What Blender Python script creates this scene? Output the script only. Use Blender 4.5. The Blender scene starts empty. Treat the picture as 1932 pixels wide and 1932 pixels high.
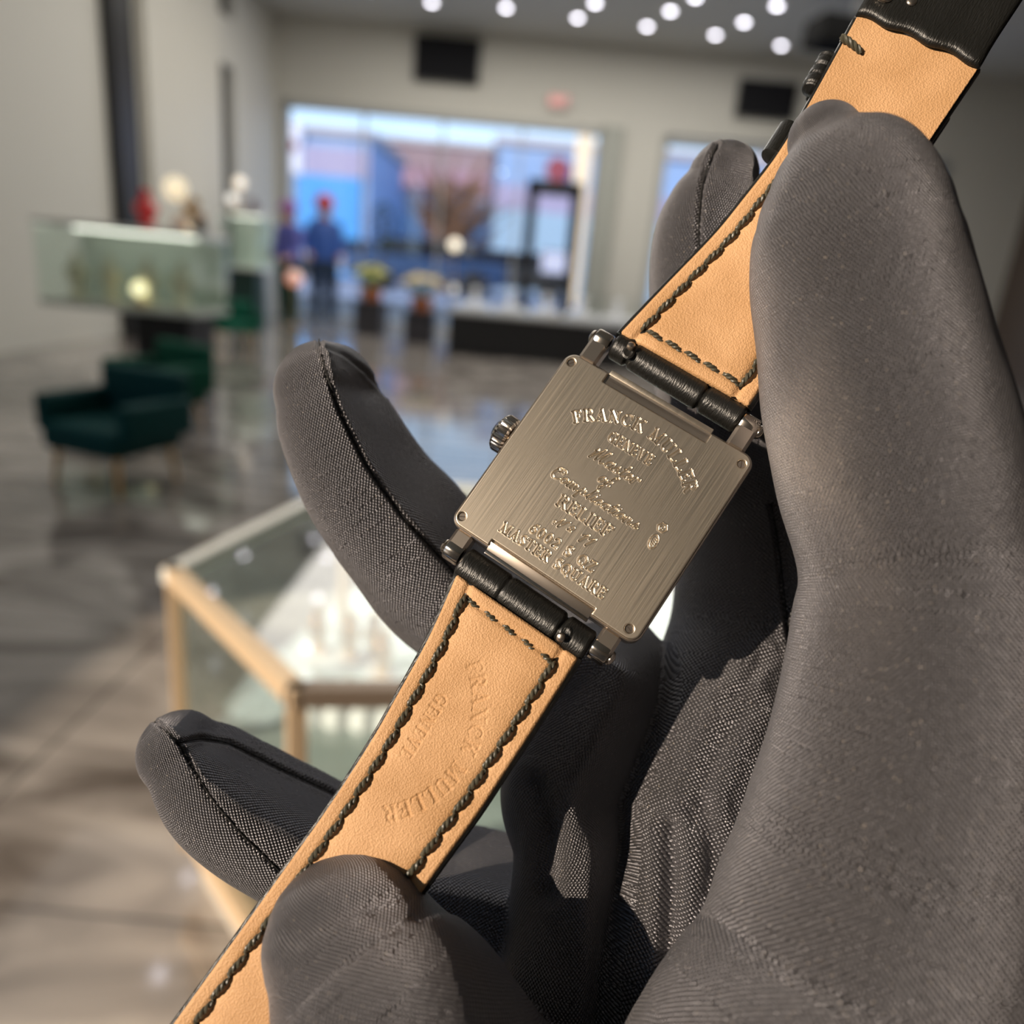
import bpy, bmesh, math, random
import numpy as np
from mathutils import Vector, Matrix

random.seed(7)
rng = np.random.default_rng(7)
SC = bpy.context.scene
COL = SC.collection
PI = math.pi

# ------------------------------------------------------------------ camera
F_PX, C_PX = 1405.0, 966.0
EYE = 1.0
_p, _ro = math.radians(17.5), math.radians(5.2)
FW = np.array([0, math.cos(_p), -math.sin(_p)])
_U0 = np.array([0, math.sin(_p), math.cos(_p)])
_R0 = np.array([1.0, 0, 0])
RT = math.cos(_ro) * _R0 + math.sin(_ro) * _U0
UP = -math.sin(_ro) * _R0 + math.cos(_ro) * _U0
CAMP = np.array([0, 0, EYE])

cam_data = bpy.data.cameras.new('camera')
cam = bpy.data.objects.new('camera', cam_data)
COL.objects.link(cam)
cam.matrix_world = Matrix(((RT[0], UP[0], -FW[0], 0), (RT[1], UP[1], -FW[1], 0), (RT[2], UP[2], -FW[2], EYE), (0, 0, 0, 1)))
cam_data.sensor_fit = 'HORIZONTAL'
cam_data.sensor_width = 36.0
cam_data.lens = 36.0 * F_PX / 1932.0
cam_data.clip_start = 0.01
cam_data.clip_end = 500
cam_data.dof.use_dof = True
cam_data.dof.focus_distance = 0.0965
cam_data.dof.aperture_fstop = 11.5
SC.camera = cam

# ------------------------------------------------------------------ world, sun, lamps, exposure
SC.view_settings.view_transform = 'Standard'
SC.view_settings.look = 'None'
SC.view_settings.gamma = 1
SC.view_settings.use_curve_mapping = False
SC.view_settings.exposure = 0.0
SC.cycles.transparent_max_bounces = 32
SC.cycles.max_bounces = 10

world = bpy.data.worlds.new('sky'); SC.world = world; world.use_nodes = True
wn, wl = world.node_tree.nodes, world.node_tree.links
wn.clear()
wo = wn.new('ShaderNodeOutputWorld'); wb = wn.new('ShaderNodeBackground')
wg = wn.new('ShaderNodeTexCoord'); ws = wn.new('ShaderNodeSeparateXYZ'); wr = wn.new('ShaderNodeValToRGB')
wl.new(wg.outputs['Generated'], ws.inputs[0]); wl.new(ws.outputs['Z'], wr.inputs[0])
wr.color_ramp.elements[0].position = 0.0; wr.color_ramp.elements[0].color = (0.47, 0.62, 0.78, 1)
wr.color_ramp.elements[1].position = 0.6; wr.color_ramp.elements[1].color = (0.16, 0.30, 0.58, 1)
wl.new(wr.outputs[0], wb.inputs[0]); wb.inputs[1].default_value = 2.3
wl.new(wb.outputs[0], wo.inputs[0])

SUN_CV = np.array([0.775, 0.215, 0.595])          # travel direction: right, down, away
SUN_W = SUN_CV[0] * RT - SUN_CV[1] * UP + SUN_CV[2] * FW
sd = bpy.data.lights.new('sun', 'SUN'); sun = bpy.data.objects.new('sun', sd); COL.objects.link(sun)
sd.energy = 6.5; sd.angle = math.radians(0.6); sd.color = (1.0, 0.82, 0.63)
sun.rotation_euler = Vector(SUN_W).to_track_quat('-Z', 'Y').to_euler()
sun.location = (-6, -4, 5)

def area(name, loc, size, energy, color, rot=(0, 0, 0)):
    l = bpy.data.lights.new(name, 'AREA'); l.shape = 'RECTANGLE'; l.size, l.size_y = size
    l.energy = energy; l.color = color
    o = bpy.data.objects.new(name, l); COL.objects.link(o); o.location = loc; o.rotation_euler = rot
    return o
area('ceiling_fill', (0.5, 9.5, 4.55), (7, 5), 350, (1.0, 0.95, 0.88))  # soft fill lights added under the ceiling, no such panels hang there
area('ceiling_fill', (-1.5, 4.0, 4.55), (5, 4), 35, (1.0, 0.95, 0.88))

# ------------------------------------------------------------------ helpers
def ray(x, y):
    return (x - C_PX) / F_PX * RT - (y - C_PX) / F_PX * UP + FW
def at_z(x, y, z):
    d = ray(x, y); return CAMP + (z - EYE) / d[2] * d
def at_y(x, y, Y):
    d = ray(x, y); return CAMP + Y / d[1] * d
def cv(px, py, d):
    """millimetres in the camera's own axes: right, down, away"""
    return np.array([(px - C_PX) / F_PX * d, (py - C_PX) / F_PX * d, d])

def mat(name, color, rough=0.5, metal=0.0, spec=0.5, **kw):
    m = bpy.data.materials.new(name); m.use_nodes = True
    b = m.node_tree.nodes['Principled BSDF']
    b.inputs['Base Color'].default_value = (*color, 1)
    b.inputs['Roughness'].default_value = rough
    b.inputs['Metallic'].default_value = metal
    b.inputs['Specular IOR Level'].default_value = spec
    for k, v in kw.items():
        b.inputs[k.replace('_', ' ')].default_value = v
    return m
def bsdf(m): return m.node_tree.nodes['Principled BSDF']
def noise_tint(m, scale, c1, c2, detail=3, coord='Object', sx=(1, 1, 1)):
    n, l = m.node_tree.nodes, m.node_tree.links
    tc = n.new('ShaderNodeTexCoord'); mp = n.new('ShaderNodeMapping'); mp.inputs['Scale'].default_value = sx
    no = n.new('ShaderNodeTexNoise'); no.inputs['Scale'].default_value = scale; no.inputs['Detail'].default_value = detail
    r = n.new('ShaderNodeValToRGB'); r.color_ramp.elements[0].position = .3; r.color_ramp.elements[1].position = .7
    r.color_ramp.elements[0].color = (*c1, 1); r.color_ramp.elements[1].color = (*c2, 1)
    l.new(tc.outputs[coord], mp.inputs[0]); l.new(mp.outputs[0], no.inputs['Vector']); l.new(no.outputs['Fac'], r.inputs[0])
    l.new(r.outputs[0], bsdf(m).inputs['Base Color'])
    return no, r
def glass_mat(name, color=(.9, .96, .94), alpha=0.18, rough=0.03):
    m = bpy.data.materials.new(name); m.use_nodes = True; n, l = m.node_tree.nodes, m.node_tree.links; n.clear()
    o = n.new('ShaderNodeOutputMaterial'); mx = n.new('ShaderNodeMixShader'); t = n.new('ShaderNodeBsdfTransparent')
    g = n.new('ShaderNodeBsdfGlossy'); g.inputs['Roughness'].default_value = rough; g.inputs['Color'].default_value = (1, 1, 1, 1)
    t.inputs['Color'].default_value = (*color, 1)
    fr = n.new('ShaderNodeFresnel'); fr.inputs['IOR'].default_value = 1.5
    ad = n.new('ShaderNodeMath'); ad.operation = 'ADD'; ad.inputs[1].default_value = alpha * .2
    ge = n.new('ShaderNodeNewGeometry'); iv = n.new('ShaderNodeMath'); iv.operation = 'SUBTRACT'; iv.inputs[0].default_value = 1; l.new(ge.outputs['Backfacing'], iv.inputs[1])
    ml = n.new('ShaderNodeMath'); ml.operation = 'MULTIPLY'; l.new(iv.outputs[0], ml.inputs[1])
    l.new(fr.outputs[0], ad.inputs[0]); l.new(ad.outputs[0], ml.inputs[0]); l.new(ml.outputs[0], mx.inputs[0]); l.new(t.outputs[0], mx.inputs[1]); l.new(g.outputs[0], mx.inputs[2])
    l.new(mx.outputs[0], o.inputs[0])
    return m
def emit_mat(name, color, s):
    m = mat(name, (0.8, 0.8, 0.8)); b = bsdf(m)
    b.inputs['Emission Color'].default_value = (*color, 1); b.inputs['Emission Strength'].default_value = s
    return m

def tag(o, label=None, cat=None, group=None, kind=None):
    if label: o['label'] = label
    if cat: o['category'] = cat
    if group: o['group'] = group
    if kind: o['kind'] = kind
    return o
def empty(name, loc=(0, 0, 0), rz=0, label=None, cat=None, group=None):
    o = bpy.data.objects.new(name, None); COL.objects.link(o); o.location = loc; o.rotation_euler = (0, 0, rz)
    o.empty_display_size = .05
    return tag(o, label, cat, group)
def link_mesh(name, me, m, parent=None, smooth=True):
    if m is not None and not me.materials:
        for mm in (m if isinstance(m, (list, tuple)) else [m]): me.materials.append(mm)
    if smooth: me.shade_smooth()
    o = bpy.data.objects.new(name, me); COL.objects.link(o)
    if parent: o.parent = parent
    return o
def mesh_from(verts, faces, name='m'):
    me = bpy.data.meshes.new(name); me.from_pydata([tuple(map(float, v)) for v in verts], [], [tuple(int(i) for i in f) for f in faces]); me.update()
    return me
def grid_mesh(V, F, name='m'):
    """fast builder: V (n,3), F (k,4)"""
    me = bpy.data.meshes.new(name)
    me.vertices.add(len(V)); me.vertices.foreach_set('co', np.asarray(V, dtype=np.float32).ravel())
    F = np.asarray(F, dtype=np.int32); k = F.shape[1]
    me.loops.add(F.size); me.loops.foreach_set('vertex_index', F.ravel())
    me.polygons.add(len(F)); me.polygons.foreach_set('loop_start', np.arange(0, F.size, k, dtype=np.int32))
    me.update(calc_edges=True); me.validate()
    return me

class MB:
    """collects shapes of ONE part"""
    def __init__(s): s.bm = bmesh.new()
    def box(s, c, size, rz=0, bevel=0, seg=2, rot=None):
        r = bmesh.ops.create_cube(s.bm, size=1)
        M = Matrix.Translation(c) @ (rot if rot is not None else Matrix.Rotation(rz, 4, 'Z')) @ Matrix.Diagonal((*size, 1))
        bmesh.ops.transform(s.bm, matrix=M, verts=r['verts'])
        if bevel:
            es = list({e for v in r['verts'] for e in v.link_edges})
            bmesh.ops.bevel(s.bm, geom=es, offset=bevel, segments=seg, affect='EDGES', profile=.6)
        return s
    def cyl(s, p0, p1, r0, r1=None, seg=24, caps=True):
        r1 = r0 if r1 is None else r1
        p0, p1 = Vector(p0), Vector(p1); d = p1 - p0
        r = bmesh.ops.create_cone(s.bm, cap_ends=caps, segments=seg, radius1=r0, radius2=r1, depth=d.length)
        M = Matrix.Translation((p0 + p1) / 2) @ d.to_track_quat('Z', 'Y').to_matrix().to_4x4()
        bmesh.ops.transform(s.bm, matrix=M, verts=r['verts']); return s
    def lathe(s, prof, c=(0, 0, 0), seg=24, axis=None, flute=None):
        rings = []
        M = Matrix.Translation(c) @ (axis if axis is not None else Matrix.Identity(4))
        for r, z in prof:
            ring = []
            for k in range(seg):
                a = 2 * PI * k / seg
                rr = r * (1 + (flute[1] * math.cos(flute[0] * a) if flute and r > flute[2] else 0))
                ring.append(s.bm.verts.new(M @ Vector((rr * math.cos(a), rr * math.sin(a), z))))
            rings.append(ring)
        for a, b in zip(rings, rings[1:]):
            for k in range(seg):
                s.bm.faces.new((a[k], a[(k + 1) % seg], b[(k + 1) % seg], b[k]))
        s.bm.faces.new(list(reversed(rings[0]))); s.bm.faces.new(rings[-1]); return s
    def ball(s, c, r, sc=(1, 1, 1), seg=16):
        q = bmesh.ops.create_uvsphere(s.bm, u_segments=seg, v_segments=seg // 2 + 2, radius=r)
        bmesh.ops.transform(s.bm, matrix=Matrix.Translation(c) @ Matrix.Diagonal((*sc, 1)), verts=q['verts']); return s
    def tube(s, pts, rad, seg=10):
        V, Fc = tube_arrays(np.array([tuple(p) for p in pts], float), rad if hasattr(rad, '__len__') else [rad] * len(pts), seg)
        vs = [s.bm.verts.new(v) for v in V]
        for f in Fc: s.bm.faces.new([vs[i] for i in f])
        return s
    def prism(s, poly, z0, z1):
        a = [s.bm.verts.new((x, y, z0)) for x, y in poly]; b = [s.bm.verts.new((x, y, z1)) for x, y in poly]
        s.bm.faces.new(list(reversed(a))); s.bm.faces.new(b); n = len(a)
        for i in range(n): s.bm.faces.new((a[i], a[(i + 1) % n], b[(i + 1) % n], b[i]))
        return s
    def build(s, name, m, parent=None, smooth=False, auto=True):
        bmesh.ops.recalc_face_normals(s.bm, faces=s.bm.faces)
        me = bpy.data.meshes.new(name); s.bm.to_mesh(me); s.bm.free()
        o = link_mesh(name, me, m, parent, smooth=False)
        if smooth:
            me.shade_smooth()
            if auto and hasattr(me, 'set_sharp_from_angle'): me.set_sharp_from_angle(angle=math.radians(35))
        return o

def tube_arrays(P, R, seg):
    P = np.asarray(P, float); n = len(P)
    T = np.gradient(P, axis=0); T /= np.linalg.norm(T, axis=1)[:, None] + 1e-12
    ref = np.array([0, 0, 1.0]) if abs(T[0][2]) < .9 else np.array([1.0, 0, 0])
    V = []; N = np.cross(T[0], ref); N /= np.linalg.norm(N)
    for i in range(n):
        N = N - T[i] * (N @ T[i]); N /= np.linalg.norm(N); B = np.cross(T[i], N)
        for k in range(seg):
            a = 2 * PI * k / seg
            V.append(P[i] + R[i] * (math.cos(a) * N + math.sin(a) * B))
    Fc = [(i * seg + k, i * seg + (k + 1) % seg, (i + 1) * seg + (k + 1) % seg, (i + 1) * seg + k) for i in range(n - 1) for k in range(seg)]
    Fc = [tuple(f) for f in Fc] + [tuple(range(seg - 1, -1, -1)), tuple((n - 1) * seg + k for k in range(seg))]
    return V, Fc

def crom(P, n):
    """Catmull-Rom resample of rows of any width"""
    P = np.asarray(P, float); Q = np.vstack([2 * P[0] - P[1], P, 2 * P[-1] - P[-2]])
    out = []
    for i in range(1, len(Q) - 2):
        for t in np.linspace(0, 1, n, endpoint=False):
            a, b, c, d = Q[i - 1], Q[i], Q[i + 1], Q[i + 2]
            out.append(.5 * (2 * b + (c - a) * t + (2 * a - 5 * b + 4 * c - d) * t * t + (3 * b - a - 3 * c + d) * t ** 3))
    out.append(P[-1]); return np.array(out)

# the watch's own axes: u to the right along the case, v down the case, w out of the case back (mm)
W_O = np.array([7.98978647, -22.40687119, 101.86936634])
W_X = np.array([0.81723697, 0.53606992, -0.21154851]); W_X /= np.linalg.norm(W_X)
_n = np.cross(W_X, np.array([-0.57013989, 0.81097939, -0.13135041])); W_N = _n / np.linalg.norm(_n)
W_Y = np.cross(W_N, W_X)
def uvw(px, py, w=0.0):
    r = np.array([(px - C_PX) / F_PX, (py - C_PX) / F_PX, 1.0])
    t = ((W_O - W_N * w) @ W_N) / (r @ W_N); p = r * t - W_O
    return np.array([p @ W_X, p @ W_Y])
def w2cv(u, v, w): return W_O + u * W_X + v * W_Y - w * W_N
def cv2world_cols(): return RT, -UP, FW
def frame_matrix(O, X, Y, Z, s=0.001):
    """object matrix from camera-axis vectors (mm)"""
    def tw(a): return a[0] * RT - a[1] * UP + a[2] * FW
    o = CAMP + tw(O) * s; x, y, z = tw(X) * s, tw(Y) * s, tw(Z) * s
    return Matrix(((x[0], y[0], z[0], o[0]), (x[1], y[1], z[1], o[1]), (x[2], y[2], z[2], o[2]), (0, 0, 0, 1)))
# ================================================================== THE ROOM
m_wall = mat('wall_paint', (.60, .585, .525), .6)
m_ceil = mat('ceiling_paint', (.50, .49, .45), .7)
m_white = mat('white_trim', (.75, .75, .72), .5)
m_black = mat('black_satin', (.012, .012, .013), .4)
m_blackgloss = mat('black_gloss', (.008, .008, .01), .12)
m_gold = mat('brass', (.75, .52, .25), .3, 1.0)
m_glass = glass_mat('clear_glass', (.97, .985, .985))
m_glass_green = glass_mat('greenish_glass', (.95, .985, .97), .3)

m_floor = bpy.data.materials.new('marble_floor'); m_floor.use_nodes = True
n, l = m_floor.node_tree.nodes, m_floor.node_tree.links; b = bsdf(m_floor)
tc = n.new('ShaderNodeTexCoord'); mp = n.new('ShaderNodeMapping'); mp.inputs['Rotation'].default_value = (0, 0, .5); mp.inputs['Scale'].default_value = (1, 2.6, 1)
n1 = n.new('ShaderNodeTexNoise'); n1.inputs['Scale'].default_value = 1.5; n1.inputs['Detail'].default_value = 8; n1.inputs['Distortion'].default_value = 1.6
r1 = n.new('ShaderNodeValToRGB'); e = r1.color_ramp.elements
e[0].position = .34; e[0].color = (.10, .082, .070, 1); e[1].position = .68; e[1].color = (.56, .51, .46, 1)
q = r1.color_ramp.elements.new(.5); q.color = (.30, .27, .245, 1)
br = n.new('ShaderNodeTexBrick'); br.offset = 0; br.inputs['Scale'].default_value = 1.0; br.inputs['Brick Width'].default_value = .9; br.inputs['Row Height'].default_value = .9
br.inputs['Mortar Size'].default_value = .004; br.inputs['Color1'].default_value = (1, 1, 1, 1); br.inputs['Color2'].default_value = (.78, .78, .78, 1); br.inputs['Mortar'].default_value = (.3, .3, .3, 1)
mx = n.new('ShaderNodeMix'); mx.data_type = 'RGBA'; mx.blend_type = 'MULTIPLY'; mx.inputs['Factor'].default_value = 1
l.new(tc.outputs['Object'], mp.inputs[0]); l.new(mp.outputs[0], n1.inputs['Vector']); l.new(n1.outputs['Fac'], r1.inputs[0])
l.new(tc.outputs['Object'], br.inputs['Vector']); l.new(r1.outputs[0], mx.inputs['A']); l.new(br.outputs['Color'], mx.inputs['B'])
l.new(mx.outputs['Result'], b.inputs['Base Color']); b.inputs['Roughness'].default_value = .07; b.inputs['Specular IOR Level'].default_value = 1.0

def struct(name, mb, m): 
    o = mb.build(name, m); o['kind'] = 'structure'; return o
YF, XL, XR, YB, HC = 13.5, -4.45, 8.0, -4.5, 4.62
struct('floor', MB().box(((XL + XR) / 2, (YF + YB) / 2, -.05), (XR - XL + .4, YF - YB + .4, .1)), m_floor)
struct('ceiling', MB().box(((XL + XR) / 2, (YF + YB) / 2, HC + .1), (XR - XL + .4, YF - YB + .4, .2)), m_ceil)
# far wall with two shop windows
wx0, wx1, wz1 = -4.32, .92, 3.42
vx0, vx1 = 1.95, 6.6
fw = MB()
fw.box(((XL + XR) / 2, YF + .15, (wz1 + HC) / 2), (XR - XL, .3, HC - wz1))
fw.box(((wx1 + vx0) / 2, YF + .15, wz1 / 2), (vx0 - wx1, .3, wz1))
fw.box(((XL + wx0) / 2 - .1, YF + .15, wz1 / 2), (wx0 - XL + .2, .3, wz1))
fw.box(((vx1 + XR) / 2, YF + .15, wz1 / 2), (XR - vx1, .3, wz1))
struct('wall_back', fw, m_wall)
# left wall: dark slots at 11.2 m, added sun window near the camera
def ywall(px, x=XL): d = ray(px, 220); return x / d[0] * d[1]
SL0, SL1 = ywall(411), ywall(443)
lw = MB(); t = .2
def lwall(y0, y1, z0, z1): lw.box((XL - t / 2, (y0 + y1) / 2, (z0 + z1) / 2), (t, y1 - y0, z1 - z0))
lwall(YB, -4.2, 0, HC); lwall(-4.2, -.35, 0, 1.3); lwall(-4.2, -.35, 4.2, HC); lwall(-.35, SL0, 0, HC)
lwall(SL0, SL1, 0, .3); lwall(SL0, SL1, 3.42, 4.0); lwall(SL1, YF, 0, HC)
struct('wall_left', lw, m_wall)
struct('wall_right', MB().box((XR + .1, (YF + YB) / 2, HC / 2), (.2, YF - YB, HC)), mat('unseen_wall_dark', (.09, .065, .05), .6))  # unseen wall, its colour darkened to cut fill light on the glove
m_rear = mat('rear_wall_taupe', (.34, .27, .20), .7)
struct('wall_rear', MB().box(((XL + XR) / 2, YB - .1, HC / 2), (XR - XL, .2, HC)), m_rear)
m_slot = mat('dark_slot_panel', (.05, .052, .05), .5)
def tagk(o): o['kind'] = 'structure'; return o
for i, (z0, z1) in enumerate(((.3, 3.42), (4.0, HC))):
    struct('trim_%d' % (i + 1), MB().box((XL - .12, (SL0 + SL1) / 2, (z0 + z1) / 2), (.06, SL1 - SL0, z1 - z0)), m_slot)
# black door frame at the left edge
dr = MB().box((XL + .06, ywall(243, XL + .12), HC / 2), (.12, .42, HC - .02))
struct('door_1', dr, m_black)
struct('trim_3', MB().box((XL + .05, (ywall(266) + ywall(405)) / 2, HC / 2), (.1, ywall(405) - ywall(266), HC - .02), bevel=.02), mat('column_plaster', (.60, .58, .51), .5))
# window frames and panes
def window(name, x0, x1, z1, nm, tint):
    w = MB()
    for x in (x0, x1): w.box((x, YF + .1, z1 / 2), (.12, .22, z1))
    w.box(((x0 + x1) / 2, YF + .1, z1 - .04), (x1 - x0, .22, .1)); w.box(((x0 + x1) / 2, YF + .1, .03), (x1 - x0, .22, .06))
    for k in range(1, nm): w.box((x0 + (x1 - x0) * k / nm, YF + .1, z1 / 2), (.035, .08, z1))
    o = w.build(name, mat('window_frame_grey', (.40, .40, .37), .4)); o['kind'] = 'structure'
    p = MB().box(((x0 + x1) / 2, YF + .1, z1 / 2), (x1 - x0, .012, z1)).build('window_pane', m_glass, o); 
window('window_1', wx0, wx1, wz1, 4, 0); window('window_2', vx0, vx1, wz1 - .05, 4, 0)
# unseen side window, added and sized to let the sun onto the hand
w3 = MB()
for y in (-4.2, -.35): w3.box((XL - .1, y, 2.75), (.2, .08, 2.9))
w3.box((XL - .1, -2.275, 4.16), (.2, 3.85, .08)); w3.box((XL - .1, -2.275, 1.34), (.2, 3.85, .08))
struct('added_sun_window', w3, m_black)
# window reveal strip beside window 1
struct('trim_4', MB().box((wx1 + .16, YF - .06, wz1 / 2), (.34, .12, wz1 + .05), bevel=.01), mat('jamb_grey', (.36, .37, .33), .5))

# televisions
def tv(p0, p1, label):
    cx, cz = (p0[0] + p1[0]) / 2, (p0[2] + p1[2]) / 2; w, h = p1[0] - p0[0], p0[2] - p1[2]
    t = empty('television', (cx, YF - .03, cz), 0, label, 'television')
    MB().box((0, -.05, 0), (w, .07, h), bevel=.012).build('housing', m_black, t)
    MB().box((0, -.088, 0), (w - .05, .006, h - .05)).build('screen', mat('screen_off', (.006, .006, .008), .7, spec=.2), t)
    MB().box((0, 0, 0), (.3, .03, .25)).build('wall_bracket', m_black, t)
tv((-2.2, 0, 4.50), (-1.16, 0, 3.86), 'black flat television high on the far wall above the big shop window')
tv((2.98, 0, 4.30), (3.92, 0, 3.76), 'black flat television on the far wall, right of the red exit sign')
# exit sign
t = empty('exit_sign', (.16, YF - .06, 3.74), 0, 'small red lit exit sign on the far wall above the window corner', 'sign')
MB().box((0, 0, 0), (.34, .08, .2), bevel=.01).build('housing', mat('sign_grey', (.55, .45, .42), .5), t)
q = MB()
def seg(x, z, w, h): q.box((x, -.043, z), (w, .006, h))
for x0, ch in ((-.135, 'E'), (-.06, 'X'), (.02, 'I'), (.07, 'T')):
    if ch == 'E':
        seg(x0 + .008, 0, .016, .12)
        for z in (-.052, 0, .052): seg(x0 + .028, z, .05, .016)
    if ch == 'X':
        for s in (-1, 1): q.box((x0 + .03, -.043, 0), (.016, .006, .13), rot=Matrix.Rotation(s * .42, 4, 'Y'))
    if ch == 'I': seg(x0 + .01, 0, .016, .12)
    if ch == 'T': seg(x0 + .03, 0, .016, .12); seg(x0 + .03, .052, .06, .016)
q.build('lettering', emit_mat('exit_red', (1, .05, .04), .8), t)

# ceiling downlights
m_led = emit_mat('downlight_led', (.93, .90, 1.0), 10.0)
lights_px = [(815, 4), (955, 14), (1090, 33), (1123, 5), (1221, 49), (1265, 20), (1312, -6), (1350, 65), (1404, 41), (1466, 10), (1474, 85), (700, -20), (600, -40)]
pos = [at_z(x, y, HC) for x, y in lights_px]
# the nearer ones of the same grid, which show only as reflections in the showcase top and in the floor
for x, y in ((400, 1120), (460, 1050), (615, 1055), (600, 1130), (580, 1225), (805, 1225)):
    d = ray(x, y); pos.append(CAMP + d / abs(d[2]) * ((EYE - .55) + (HC - .55)))
for x, y in ((355, 1658), (300, 1840), (445, 775), (490, 778), (912, 792), (262, 1065)):
    d = ray(x, y); pos.append(CAMP + d / abs(d[2]) * (EYE + HC))
src = None
names = ['first', 'second']
lab = ['furthest left ceiling downlight above the television, cut by the top of the picture', 'round ceiling downlight up and right of the television over the window',
       'dimmer round downlight above the red exit sign', 'round downlight at the top edge, above the one over the exit sign',
       'lower left downlight of the pair right of the exit sign', 'upper right downlight of the pair right of the exit sign',
       'round downlight just showing at the top edge above the bright pair', 'round downlight above and left of the right television',
       'round downlight straight above the right television', 'round downlight nearest the dark ceiling fixture, at the top edge',
       'lowest round downlight, just above the right television']
for i, p in enumerate(pos):
    if i == 0:
        src = empty('ceiling_downlight', (0, 0, 0))
        MB().lathe([(.055, -.004), (.075, -.012), (.085, -.004), (.085, 0)], seg=24).build('trim_ring', m_white, src, True)
        MB().cyl((0, 0, -.016), (0, 0, -.004), .048, seg=24).build('lens', m_led, src)
        kids = list(src.children); o = src
    else:
        o = src.copy(); COL.objects.link(o)
        for k in kids:
            c = k.copy(); COL.objects.link(c); c.parent = o
    o.location = (p[0], p[1], HC)
    if i < len(lab): tag(o, lab[i], 'ceiling light', 'round ceiling downlights')
    else: tag(o, 'round ceiling downlight mirrored as a white spot in the floor or glass', 'ceiling light', 'downlights over the middle of the shop')

# dark ceiling fixture behind the strap end
p = at_y(1610, 70, 10.5)
t = empty('track_spotlight', tuple(p), 0, 'large dark ceiling fixture behind the top end of the strap', 'ceiling light')
MB().box((0, 0, 0), (1.1, .5, .32), rz=.2, bevel=.05).build('housing', mat('matt_black', (.006, .006, .006), .9, spec=.1), t)
MB().cyl((0, 0, .15), (0, 0, HC - p[2]), .05).build('hanger', m_black, t)

# ------------------------------------------------------------------ jewellery counter (mid right)
m_traywhite = mat('white_leatherette', (.85, .83, .85), .5)
t = empty('jewellery_counter', (1.6, 9.6, 0), .0, 'long black counter with a glass top case in front of the far windows', 'counter')
MB().box((0, .4, .25), (5.2, 1.0, .5), bevel=.01).build('base', m_black, t)
MB().box((0, .4, .53), (5.24, 1.04, .05), bevel=.008).build('deck', mat('deck_grey', (.5, .5, .5), .3), t)
MB().box((0, -.09, .70), (5.2, .012, .3)).build('front_glass', m_glass, t)
MB().box((0, .4, .86), (5.2, 1.0, .015)).build('top_glass', m_glass, t)
for k in range(5):
    MB().box((-2.59 + k * 1.295, -.09, .70), (.025, .025, .32)).build('corner_post', m_gold, t)
tr = None
for k in range(11):
    if tr is None:
        tr = empty('jewellery_tray', label='white jewellery tray in the long black counter', cat='tray', group='white trays inside the long counter')
        MB().box((0, 0, .03), (.38, .5, .06), bevel=.012).build('tray', m_traywhite, tr)
        MB().lathe([(.03, .06), (.05, .08), (.035, .2), (.05, .25), (.02, .27)], (0, .06, 0)).build('bust', m_traywhite, tr, True)
        kk = list(tr.children); o = tr
    else:
        o = tr.copy(); COL.objects.link(o)
        for c0 in kk: c = c0.copy(); COL.objects.link(c); c.parent = o
    o.location = (-.72 + k * .46, 9.9, .555)

# black portal frame (display easel) in front of the window
p0 = at_y(1030, 540, 12.0)
t = empty('display_stand', (p0[0], 12.0, 0), .0, 'tall black open frame stand in front of the big window', 'stand')
sx = .33
hz = at_y(1030, 340, 12.0)[2]
for s in (-1, 1): MB().box((s * sx, 0, hz / 2), (.16, .12, hz), bevel=.01).build('post', m_black, t)
MB().box((0, 0, hz - .1), (2 * sx + .16, .12, .2), bevel=.01).build('header', m_black, t)
MB().box((0, 0, .95), (2 * sx, .1, .08)).build('shelf', m_black, t)
p = at_y(1085, 470, 11.9)
t = empty('photo_screen', (p0[0] + .08, 11.93, 1.25), 0, 'small blue lit picture screen inside the black frame stand', 'screen')
MB().box((0, 0, 0), (.4, .04, .34), bevel=.01).build('housing', m_black, t)
MB().box((0, -.022, 0), (.36, .004, .30)).build('panel', emit_mat('blue_screen', (.12, .25, .75), .6), t)

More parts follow.
